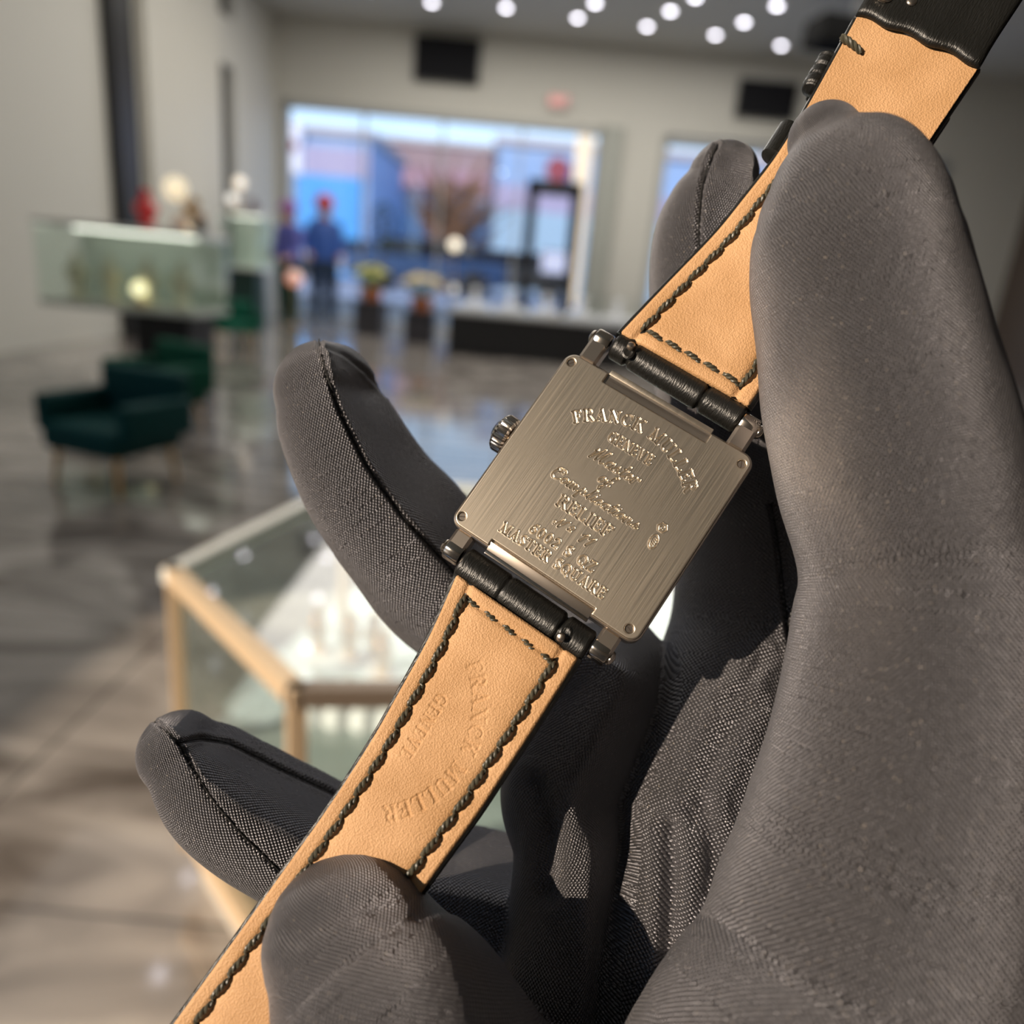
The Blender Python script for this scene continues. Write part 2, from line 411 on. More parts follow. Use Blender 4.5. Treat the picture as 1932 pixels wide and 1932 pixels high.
# ------------------------------------------------------------------ people
m_skin = mat('skin', (.45, .25, .17), .5)
def person(loc, rz, h, top, trous, hat, label, leftarm=.25):
    """one continuous skinned body; clothing and hair are children"""
    s = h / 1.75
    V = [(0, 0, .95), (0, 0, 1.15), (0, 0, 1.38), (0, 0, 1.50), (0, -.01, 1.60), (0, -.01, 1.70)]
    E = [(0, 1), (1, 2), (2, 3), (3, 4), (4, 5)]; R = [.20, .19, .21, .07, .10, .10]
    def chain(start, pts, rs):
        prev = start
        for p_, r_ in zip(pts, rs): V.append(p_); R.append(r_); E.append((prev, len(V) - 1)); prev = len(V) - 1
    for sg in (-1, 1):
        chain(0, [(sg * .10, 0, .86), (sg * .11, -.02, .48), (sg * .11, .02, .09), (sg * .11, -.12, .05)], [.14, .10, .08, .05])
        chain(2, [(sg * .19, 0, 1.40), (sg * .24, -.02, 1.12), (sg * .22, -leftarm, .95), (sg * .20, -leftarm - .12, .96)], [.08, .065, .05, .04])
    me = mesh_from([tuple(c * s for c in v) for v in V], [], 'p'); me.edges.add(len(E)); me.edges.foreach_set('vertices', [i for e_ in E for i in e_]); me.update()
    o = bpy.data.objects.new('tmp', me); COL.objects.link(o)
    md = o.modifiers.new('s', 'SKIN'); md.use_smooth_shade = True
    for i, v in enumerate(me.skin_vertices[0].data): v.radius = (R[i] * s, R[i] * s * (.75 if i < 3 else 1)); v.use_root = (i == 0)
    sb = o.modifiers.new('b', 'SUBSURF'); sb.levels = 2; sb.render_levels = 2
    dg = bpy.context.evaluated_depsgraph_get(); ev = bpy.data.meshes.new_from_object(o.evaluated_get(dg))
    bpy.data.objects.remove(o)
    m_top, m_tr = top, trous
    for mm in (m_skin, m_top, m_tr): ev.materials.append(mm)
    for f in ev.polygons:
        z = f.center.z / s
        f.material_index = 2 if z < .93 else (1 if z < 1.50 and not (z < 1.02 and abs(f.center.y) > .2) else 0)
    root = link_mesh('person', ev, None); root.location = loc; root.rotation_euler = (0, 0, rz)
    tag(root, label, 'person')
    if hat is not None:
        MB().lathe([(.11 * s, 0), (.135 * s, .03), (.13 * s, .12), (.09 * s, .18), (.01, .2 * s)], (0, -.005, 1.64 * s), seg=20).build('cap', hat, root, True)
        MB().box((0, -.13 * s, 1.69 * s), (.15 * s, .12 * s, .012), bevel=.004).build('cap_brim', hat, root)
    return root
blue_jkt = mat('bright_blue_jacket', (.02, .08, .34), .6); navy = mat('navy_trousers', (.012, .03, .07), .7)
red = mat('red_cap', (.55, .04, .05), .6)
pp = at_z(610, 612, 0)
person((pp[0], pp[1], 0), .3, 1.86, blue_jkt, navy, red, 'person in a bright blue jacket, dark trousers and a red cap standing by the window')
pp = at_z(545, 585, 0)
pp = at_y(545, 500, 12.0)
person((pp[0], 12.0, 0), -.5, 1.72, mat('violet_blue_coat', (.10, .11, .42), .6), mat('dark_green_trousers', (.01, .06, .045), .7), mat('mauve_cap', (.30, .12, .35), .6), 'person in a violet blue coat at the left edge of the big window')

# ------------------------------------------------------------------ potted flowers and lamps near the window
def bouquet(px, py, Y, r, pot_c, fl_c, label, zbase=None, n_=26, hpot=.16):
    p = at_y(px, py, Y)
    t = empty('potted_flowers', (p[0], Y, p[2] if zbase is None else zbase), 0, label, 'potted flowers')
    MB().lathe([(r * .45, 0), (r * .62, hpot * .9), (r * .66, hpot), (r * .55, hpot), (r * .5, hpot * .8)], seg=20).build('pot', pot_c, t, True)
    g = MB(); h_ = MB()
    rr = random.Random(int(px + py))
    for k in range(n_):
        a = rr.uniform(0, 2 * PI); q_ = math.sqrt(rr.random()) * r; z = hpot + r * .5 + math.sqrt(max(0, r * r - q_ * q_)) * .6 * rr.uniform(.6, 1)
        g.tube([(0, 0, hpot * .8), (q_ * math.cos(a) * .5, q_ * math.sin(a) * .5, z * .7), (q_ * math.cos(a), q_ * math.sin(a), z)], [.006] * 3, 5)
        h_.lathe([(.01, 0), (r * .20, r * .10), (r * .16, r * .17), (r * .02, r * .13)], (q_ * math.cos(a), q_ * math.sin(a), z), seg=8)
    g.build('stems', mat('stem_green', (.10, .20, .05), .6), t, True); h_.build('blossoms', fl_c, t, True)
    return t
y_fl = mat('yellow_green_blossom', (.80, .80, .28), .6); o_pot = mat('terracotta_pot', (.62, .20, .08), .5); ye_fl = mat('pale_yellow_blossom', (.95, .80, .40), .6)
def plinth(x, y, z, r, m, label, cat='plinth'):
    t = empty('display_plinth', (x, y, 0), 0, label, cat)
    MB().box((0, 0, z / 2 - .02), (2 * r, 2 * r, z - .04), bevel=.01).build('body', m, t)
    MB().box((0, 0, z - .02), (2 * r + .06, 2 * r + .06, .04), bevel=.008).build('top', m, t)
m_dgrey = mat('dark_grey_lacquer', (.035, .033, .04), .35)
for (x_, y_, Y_, m_f, lb, lp) in ((700, 566, 11.2, y_fl, 'yellow green flowers in a terracotta pot right of the person in blue', 'dark grey plinth under the yellow green flowers'),
                      (795, 585, 10.6, ye_fl, 'pale yellow flowers in a terracotta pot left of the black counter', 'dark grey plinth under the pale yellow flowers')):
    p = at_y(x_, y_, Y_)
    plinth(p[0], Y_, max(.15, p[2]), .2, m_dgrey, lp)
    bouquet(x_, y_, Y_, .26, o_pot, m_f, lb, zbase=max(.15, p[2]))
p = at_y(555, 525, 11.5)
t = empty('paper_lantern', tuple(p), 0, 'round salmon orange lantern left of the person in blue', 'lantern')
MB().ball((0, 0, 0), .12, (1, 1, .95)).build('shade', emit_mat('salmon_shade', (1, .26, .10), .5), t, True)
MB().cyl((0, 0, -p[2]), (0, 0, -.12), .015).build('pole', m_gold, t); MB().cyl((0, 0, -p[2]), (0, 0, -p[2] + .03), .12).build('base', m_gold, t)
def globe(px, py, Y, r, label, s, col=(1, .86, .62), zfloor=0.0, cat='table lamp'):
    p = at_y(px, py, Y)
    t = empty('globe_lamp', tuple(p), 0, label, cat)
    MB().ball((0, 0, 0), r).build('globe', emit_mat('warm_globe', col, s), t, True)
    MB().cyl((0, 0, zfloor - p[2]), (0, 0, -r * .9), .012).build('stem', m_gold, t); MB().cyl((0, 0, zfloor - p[2]), (0, 0, zfloor - p[2] + .03), r * .9).build('base', m_gold, t)
globe(858, 462, 12.4, .09, 'small pale yellow globe lamp left of the black frame stand', 1.3)
globe(855, 545, 9.75, .05, 'small white lit globe at the left end of the black counter', 1.0, (.95, .9, .85), .88)
# green plant in front of the window
p = at_y(722, 405, 13.0)
t = empty('potted_plant', (p[0], 13.0, 0), 0, 'slim dark green potted plant standing before the big window', 'plant')
MB().lathe([(.13, 0), (.17, .35), (.18, .4), (.15, .4)], seg=20).build('pot', m_dgrey, t, True)
g = MB()
for k in range(46):
    a = k * 2.4; z = 1.15 + .014 * k * 1.1; rr_ = .16 * math.sin(PI * (k + 4) / 52) + .03
    c_ = Vector((math.cos(a) * rr_, math.sin(a) * rr_, z + .1)); g.ball(c_, .05, (1, 1, .35), 8)
g.build('foliage', mat('dark_leaf', (.03, .07, .02), .5), t, True)
MB().cyl((0, 0, .38), (0, 0, 1.75), .018).build('stem', mat('bark', (.10, .07, .04), .8), t)

# ------------------------------------------------------------------ glass vitrines on the left
m_vlight = mat('pale_mint_lining', (.74, .82, .76), .35)
def vitrine(x, y, w, d, zb, zt, label, base_m, name='display_vitrine', lit=1.0, rz=0, bx=0, bw=.72):
    t = empty(name, (x, y, 0), rz, label, 'display case')
    MB().box((w * bx, 0, zb / 2), (w * bw, d * .72, zb), bevel=.01).build('base', base_m, t)
    MB().box((0, 0, zb + .02), (w, d, .04), bevel=.006).build('deck', m_white, t)
    for sx_, sy_, w_, d_ in ((0, -d / 2, w, .008), (0, d / 2, w, .008), (-w / 2, 0, .008, d), (w / 2, 0, .008, d)):
        MB().box((sx_, sy_, (zb + zt) / 2), (w_, d_, zt - zb)).build('glass_side', m_glass_green, t)
    MB().box((0, 0, zt), (w + .02, d + .02, .03), bevel=.005).build('lid', m_white, t)
    MB().box((0, d * .38, (zb + zt) / 2), (w * .98, .02, (zt - zb) * .9)).build('back_lining', m_vlight, t)
    MB().box((0, 0, zb + (zt - zb) * .5), (w * .92, d * .8, .01)).build('shelf', m_glass_green, t)
    MB().box((0, 0, zt - .025), (w * .8, .03, .015)).build('light_bar', emit_mat('case_light', (1, .97, .86), 3 * lit), t)
    return t
pa = at_z(345, 745, 0)
yv = 5.5
def xz(px, py, Y): q_ = at_y(px, py, Y); return q_[0], q_[2]
x0, zb = xz(255, 583, yv); x1, _ = xz(402, 583, yv); zt = xz(330, 440, yv)[1]
vitrine((x0 + x1) / 2 - .25, yv, x1 - x0 + .5, .6, zb, zt, 'large pale green glass display case on a dark base at the left edge', m_black, bx=.24, bw=.36)
# jewellery busts inside
bst = None
for k, (dx, dz) in enumerate(((-.62, 0), (-.38, 0), (-.12, 0), (.12, 0))):
    if bst is None:
        bst = empty('necklace_bust', label='cream necklace bust inside the large left display case', cat='bust', group='cream busts in the left display case')
        MB().lathe([(.06, 0), (.07, .02), (.03, .06), (.06, .14), (.075, .2), (.03, .25), (.022, .31), (.0, .315)], seg=18).build('bust', mat('cream_velvet', (.9, .85, .66), .6), bst, True)
        o = bst; kk = list(bst.children)
    else:
        o = bst.copy(); COL.objects.link(o)
        for c0 in kk: c = c0.copy(); COL.objects.link(c); c.parent = o
    o.location = ((x0 + x1) / 2 + dx, yv - .12, zb + .045)
globe(262, 545, yv - .2, .05, 'lit yellow globe lamp inside the left end of the left display case', 1.6, (1, .88, .50), zb + .045)
# on top of that case
t = empty('red_figurine', (xz(278, 432, yv)[0], yv, zt + .015), 0, 'glossy red ornament on top of the left display case', 'ornament')
MB().lathe([(.05, 0), (.06, .02), (.03, .05), (.07, .10), (.08, .14), (.05, .18), (.02, .2)], seg=20).build('body', mat('red_gloss', (.75, .01, .015), .25), t, True)
MB().ball((.0, 0, .225), .035).build('head', mat('red_gloss', (.75, .01, .015), .25), t, True)
t = empty('flower_ornament', (xz(345, 432, yv)[0], yv, zt + .015), 0, 'tall cream flower ornament leaning left on top of the left display case', 'ornament')
tx, tz = xz(328, 355, yv)[0] - t.location.x, xz(328, 355, yv)[1] - zt - .015
MB().lathe([(.05, 0), (.06, .015), (.02, .05), (.035, .09), (.02, .11)], seg=18).build('base', m_gold, t, True)
MB().tube([(0, 0, .1), (.03, 0, tz * .4), (.01, 0, tz * .7), (tx, 0, tz)], [.008] * 4, 8).build('stem', m_gold, t, True)
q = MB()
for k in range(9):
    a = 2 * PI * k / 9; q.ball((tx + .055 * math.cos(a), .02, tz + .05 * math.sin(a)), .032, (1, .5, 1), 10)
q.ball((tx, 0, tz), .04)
q.build('bloom', emit_mat('cream_petal_glow', (1, .82, .52), .8), t, True)  # glow added so the cream bloom looks brightly lit, no lamp inside
q = MB()
for a_, b_ in ((.06, .16), (.09, .2), (.07, .12)): q.ball((a_, 0, b_), .035, (1, .6, 1), 10)
q.build('leaf', mat('amber_petal', (.70, .42, .14), .35), t, True)
t = empty('dark_trinket', (xz(378, 436, yv)[0], yv, zt + .015), 0, 'small dark and amber trinket at the right end of the left display case', 'ornament')
MB().lathe([(.03, 0), (.05, .03), (.035, .07)], seg=14).build('base', mat('dark_green_stone', (.02, .03, .02), .4), t, True)
MB().ball((-.004, 0, .10), .042).build('amber_ball', mat('amber', (.42, .20, .05), .35), t, True)
t = empty('blush_trinket', (xz(338, 432, yv - .2)[0], yv - .2, zt + .015), 0, 'small blush pink round trinket in front of the cream flower ornament', 'ornament')
MB().lathe([(.03, 0), (.045, .03), (.04, .06), (.015, .08)], seg=14).build('jar', mat('blush', (.85, .62, .52), .4), t, True)

yv2 = 10.2
x0, zb2 = xz(432, 505, yv2); x1 = xz(502, 505, yv2)[0]; zt2 = xz(465, 405, yv2)[1]
vitrine((x0 + x1) / 2, yv2, x1 - x0, .5, zb2, zt2, 'tall narrow mint glass case on a dark green base in front of the left wall', mat('dark_green_base', (.006, .035, .03), .4), lit=.8)
globe(452, 345, yv2, .07, 'upper warm globe lamp on top of the narrow mint case', 1.0, (1, .85, .66), zt2 + .016)
globe(438, 375, yv2 - .1, .06, 'lower left white globe lamp on top of the narrow mint case', 1.0, (1, .95, .85), zt2 + .016)
t = empty('dark_vase', (xz(478, 405, yv2)[0], yv2, zt2 + .015), 0, 'small dark plum vase at the right of the narrow mint case top', 'vase')
MB().lathe([(.04, 0), (.07, .06), (.06, .12), (.03, .16), (.04, .18)], seg=16).build('body', mat('plum', (.10, .06, .08), .4), t, True)

# green armchairs
m_green = mat('green_velvet', (.006, .10, .06), .7, spec=.2); m_teal = mat('teal_velvet', (.004, .06, .06), .7, spec=.2)
def armchair(x, y, rz, m, label, z=0):
    t = empty('armchair', (x, y, z), rz, label, 'armchair'); t.scale = (.85, .85, .72)
    MB().box((0, 0, .30), (.46, .46, .16), bevel=.05, seg=3).build('seat', m, t, True)
    MB().box((0, .22, .50), (.52, .10, .34), bevel=.045, seg=3).build('backrest', m, t, True)
    for s in (-1, 1):
        MB().box((s * .25, .02, .42), (.08, .44, .22), bevel=.035, seg=3).build('armrest', m, t, True)
        for s2 in (-1, 1): MB().cyl((s * .2, s2 * .19, 0), (s * .18, s2 * .17, .23), .012, .018).build('leg', m_gold, t)
p = at_z(300, 830, 0); armchair(p[0] - .12, p[1] + .25, -.5, m_green, 'green velvet armchair below the left display case', 0)
p = at_z(255, 920, 0); armchair(p[0] - .1, p[1] + .05, -.3, m_teal, 'teal velvet armchair nearest the camera at the left edge')
p = at_z(300, 640, 0); armchair(-3.2, 8.3, .6, m_green, 'green velvet armchair far back beside the narrow mint case')

# ------------------------------------------------------------------ near glass showcase
K = 1.5; ZT = EYE - .3 * K
def kp(x, y): return (x * K, y * K)
poly = [kp(-.143, .469), kp(.40, .56), kp(.36, 1.12), kp(-.235, 1.0), kp(-.318, .655)]
t = empty('glass_showcase', (0, 0, 0), 0, 'glass jewellery showcase with a champagne gold frame below the raised fingers', 'display case')
m_champ = mat('champagne_metal', (.92, .70, .46), .42, .55)
m_bronze = mat('bronze_rail', (.28, .22, .17), .4, .6)
m_alum = mat('pale_edge', (.80, .84, .82), .3)
def bar(a, b_, z, w, h, m, nm):
    a = Vector((*a, z)); b_ = Vector((*b_, z)); d = b_ - a; L = d.length
    MB().box((a + b_) / 2, (L + w, w, h), rz=math.atan2(d.y, d.x), bevel=.003).build(nm, m, t)
cols = [m_bronze, m_bronze, m_alum, m_alum, m_champ]
for i in range(5):
    a, c_ = poly[i], poly[(i + 1) % 5]
    bar(a, c_, ZT, .024, .024, cols[i], 'top_rail'); bar(a, c_, .12, .03, .03, m_champ if i != 0 else m_bronze, 'bottom_rail')
    MB().box((a[0], a[1], ZT / 2 + .03), (.022, .022, ZT - .08), rz=.4, bevel=.003).build('corner_post', m_champ, t)
    d = Vector((c_[0] - a[0], c_[1] - a[1], 0))
    MB().box(((a[0] + c_[0]) / 2, (a[1] + c_[1]) / 2, (ZT + .12) / 2), (d.length, .006, ZT - .12), rz=math.atan2(d.y, d.x)).build('side_glass', m_glass_green, t)
def inset(P, k):
    cx = sum(p[0] for p in P) / len(P); cy = sum(p[1] for p in P) / len(P); return [(cx + (x - cx) * k, cy + (y - cy) * k) for x, y in P]
MB().prism(inset(poly, .985), ZT - .004, ZT + .004).build('top_glass', m_glass_green, t)
m_shelf = mat('pale_grey_pad', (.50, .52, .53), .4)
MB().prism(inset(poly, .985), .24, .26).build('floor_panel', m_shelf, t)
MB().prism(inset(poly, .90), .33, .338).build('glass_shelf', m_glass_green, t)
MB().prism(inset(poly, .97), .0, .10).build('plinth', mat('warm_grey_plinth', (.45, .42, .37), .5), t)
# white ring cones and gold bracelets standing inside
m_pad = mat('white_pad', (.88, .88, .92), .4)
sr = sb_ = None
cases = [(595, 1330), (640, 1335), (690, 1340), (740, 1345)]
for k, (x_, y_) in enumerate(cases):
    p = at_z(x_, y_, .36)
    if sr is None:
        sr = empty('ring_pad', label='white ring pad in the front row of the near showcase', cat='ring pad', group='white ring pads in the near showcase')
        MB().lathe([(.028, 0), (.03, .008), (.022, .03), (.012, .036)], seg=16).build('pad', m_pad, sr, True); MB().lathe([(.009, .036), (.012, .04), (.009, .044)], seg=16).build('ring', m_gold, sr, True)
        o = sr; kk = list(sr.children)
    else:
        o = sr.copy(); COL.objects.link(o)
        for c0 in kk: c = c0.copy(); COL.objects.link(c); c.parent = o
    o.location = (p[0], p[1], .338)
for k, (x_, y_) in enumerate([(601, 1215), (662, 1225), (705, 1225), (722, 1260)]):
    p = at_z(x_, y_, .36)
    if sb_ is None:
        sb_ = empty('gold_watch', label='gold watch on an upright stand in the near showcase', cat='watch', group='gold watches on the showcase shelf')
        MB().box((0, 0, .004), (.05, .05, .008), bevel=.002).build('stand', m_pad, sb_)
        MB().box((0, 0, .05), (.022, .012, .085), bevel=.004).build('bracelet', m_gold, sb_, True)
        MB().cyl((0, -.012, .055), (0, .0, .055), .017).build('dial', m_gold, sb_)
        o = sb_; kk = list(sb_.children)
    else:
        o = sb_.copy(); COL.objects.link(o)
        for c0 in kk: c = c0.copy(); COL.objects.link(c); c.parent = o
    o.location = (p[0], p[1], .338)
p = at_z(590, 1075, .3)
t = empty('watch_box', (p[0], p[1], .338), .3, 'dark grey watch box at the back of the near showcase', 'box')
MB().box((0, 0, .03), (.06, .05, .06), bevel=.006).build('body', m_dgrey, t); MB().box((0, 0, .064), (.062, .052, .01), bevel=.003).build('lid', m_dgrey, t)

# ================================================================== OUTSIDE, mostly tinted cool blue to stand for shade
m_asph = mat('asphalt', (.17, .18, .21), .8); noise_tint(m_asph, .4, (.24, .26, .33), (.36, .39, .47))
o = MB().box((0, 60, .1), (160, 92, .5)).build('ground', m_asph); o['kind'] = 'structure'
def building(px0, px1, py_top, Y, m, label, bands=(), m2=None, H=None):
    a, b_ = at_y(px0, py_top, Y), at_y(px1, py_top, Y); H = H or (a[2] + b_[2]) / 2; W = b_[0] - a[0]; cx = (a[0] + b_[0]) / 2
    t = empty('building', (cx, Y, -.15), 0, label, 'building')
    MB().box((0, 4, H / 2), (W, 8, H)).build('walls', m, t)
    MB().box((0, 4, H + .1), (W + .4, 8.4, .3)).build('roof', mat('roof_grey', (.40, .36, .38), .7), t)
    for z0, z1, mm, nm, fx0, fx1 in bands:
        MB().box((W * (fx0 + fx1) / 2, -.06, (z0 + z1) / 2), (W * (fx1 - fx0), .12, z1 - z0)).build(nm, mm, t)
    return t
m_b1 = mat('pale_blue_cladding', (.25, .37, .60), .6); m_b2 = mat('mauve_brick', (.30, .215, .235), .8)
m_sky = mat('bright_blue_fascia', (.06, .30, .68), .5); m_gl = mat('blue_glass_front', (.30, .43, .56), .3); m_dk = mat('dark_shopfront', (.09, .10, .13), .4)
m_pinkf = mat('dusty_pink_fascia', (.36, .22, .28), .7); m_red = mat('dull_red_sign', (.26, .05, .07), .6); m_lilac = mat('lilac_band', (.34, .31, .46), .6)
bl1 = building(507, 700, 244, 34, m_b1, 'pale blue clad shop building seen through the left of the big window',
         [(0, 4.5, m_sky, 'blue_panel', -.45, .42), (4.5, 5.6, m_lilac, 'lilac_fascia', -.5, .5)])
bl2 = building(702, 930, 268, 44, m_b2, 'mauve brick building behind the bare tree', [(0, 5.0, m_gl, 'shopfront', -.5, .5), (5.0, 6.3, m_pinkf, 'fascia', -.5, .5)])
bl3 = building(940, 1490, 286, 35, m_b1, 'blue grey building behind the black frame stand', [(0, 3.9, m_gl, 'shopfront', -.5, .5), (3.9, 4.9, m_lilac, 'fascia', -.5, .5)])
building(1515, 2300, 290, 36, m_b2, 'brick building at the far right beyond the thumb')
building(-300, 485, 236, 36, m_b1, 'pale blue building hidden by the left wall of the shop')
def sign_disc(px, py, Y, r, par):
    p = at_y(px, py, Y) - np.array(par.location)
    o = MB().cyl((p[0], -.30, p[2]), (p[0], -.12, p[2]), r, seg=28).box((p[0], -.06, p[2]), (.1, .14, .1)).build('round_sign', m_red, par)
    o['label'] = 'dull red round sign'
sign_disc(535, 250, 34, .6, bl1)
sign_disc(726, 295, 44, .5, bl2)
sign_disc(1052, 322, 35, .5, bl3)
# white pylon sign
a, b_ = at_y(553, 225, 24), at_y(553, 325, 24)
t = empty('pylon_sign', (a[0], 24, -.15), 0, 'white upright pylon sign with a small red mark outside the window', 'sign')
MB().box((0, 0, (a[2] + b_[2]) / 2 + .1), (.55, .3, a[2] - b_[2]), bevel=.03).build('panel', mat('pylon_white', (.72, .72, .82), .5), t)
MB().cyl((0, 0, 0), (0, 0, b_[2] + .2), .09).build('pole', mat('pole_grey', (.4, .4, .45), .5), t)
MB().cyl((0, -.17, (a[2] + b_[2]) / 2 + .15), (0, -.15, (a[2] + b_[2]) / 2 + .15), .16).build('mark', m_red, t)
# bare tree
p = at_y(842, 440, 26)
t = empty('bare_tree', (p[0], 26, -.15), 0, 'bare brown tree outside the middle of the big window', 'tree')
m_bark = mat('cold_bark', (.13, .085, .06), .9)
MB().tube([(0, 0, 0), (.05, 0, 1.4), (0, 0, 2.6)], [.26, .2, .16], 10).build('trunk', m_bark, t, True)
q = MB(); rr = random.Random(4)
for k in range(60):
    a = rr.uniform(0, 2 * PI); h0 = rr.uniform(1.2, 2.6); L = rr.uniform(1.3, 2.6); e_ = rr.uniform(.3, 1.1)
    d = Vector((math.cos(a) * math.cos(e_), math.sin(a) * math.cos(e_), math.sin(e_)))
    p1 = Vector((0, 0, h0)) + d * L * .5; p2 = Vector((0, 0, h0)) + d * L + Vector((rr.uniform(-.3, .3), rr.uniform(-.3, .3), .3))
    q.tube([(0, 0, h0), p1, p2], [.09, .05, .02], 5)
    for j in range(3):
        d2 = Vector((rr.uniform(-1, 1), rr.uniform(-1, 1), rr.uniform(0, 1))).normalized(); q.tube([p1, p1 + d2 * .5, p1 + d2 * 1.0], [.04, .03, .012], 4)
q.build('branches', mat('brown_twigs', (.22, .12, .07), .9), t, True)
# cars
def car(px, py, Y, m, label, rz=0):
    p = at_y(px, py, Y)
    t = empty('car', (p[0], Y, .35), rz, label, 'car')
    MB().box((0, 0, .62), (4.2, 1.7, .62), bevel=.16, seg=3).build('body', m, t, True)
    MB().box((-.1, 0, 1.12), (2.3, 1.5, .5), bevel=.2, seg=3).build('cabin', m_blackgloss, t, True)
    for sx_ in (-1.3, 1.3):
        for sy_ in (-.85, .85): MB().cyl((sx_, sy_ - .1, .34), (sx_, sy_ + .1, .34), .34).build('wheel', m_black, t)
car(812, 450, 21, mat('navy_car_paint', (.02, .05, .13), .3), 'dark blue parked car outside, left of the globe lamp')
car(965, 440, 24.5, mat('dark_car_paint', (.05, .055, .06), .3), 'dark grey parked car outside, left of the black frame stand')
car(650, 470, 27, mat('pale_car_paint', (.35, .42, .55), .3), 'pale blue grey parked car outside, behind the person in blue')

# cream pillar outside, in the sun
a, b_ = at_y(1112, 232, 21.5), at_y(1112, 400, 21.5)
t = empty('pillar', (a[0] - .05, 21.5, -.15), 0, 'sunlit cream pillar outside at the right end of the big window', 'pillar')
MB().box((0, 0, a[2] / 2 + .07), (.42, .42, a[2] + .15), bevel=.03).build('shaft', mat('cream_render', (.88, .72, .50), .6), t)
MB().box((0, 0, .15), (.75, .75, .3), bevel=.03).build('base', mat('cream_render', (.9, .8, .64), .6), t)
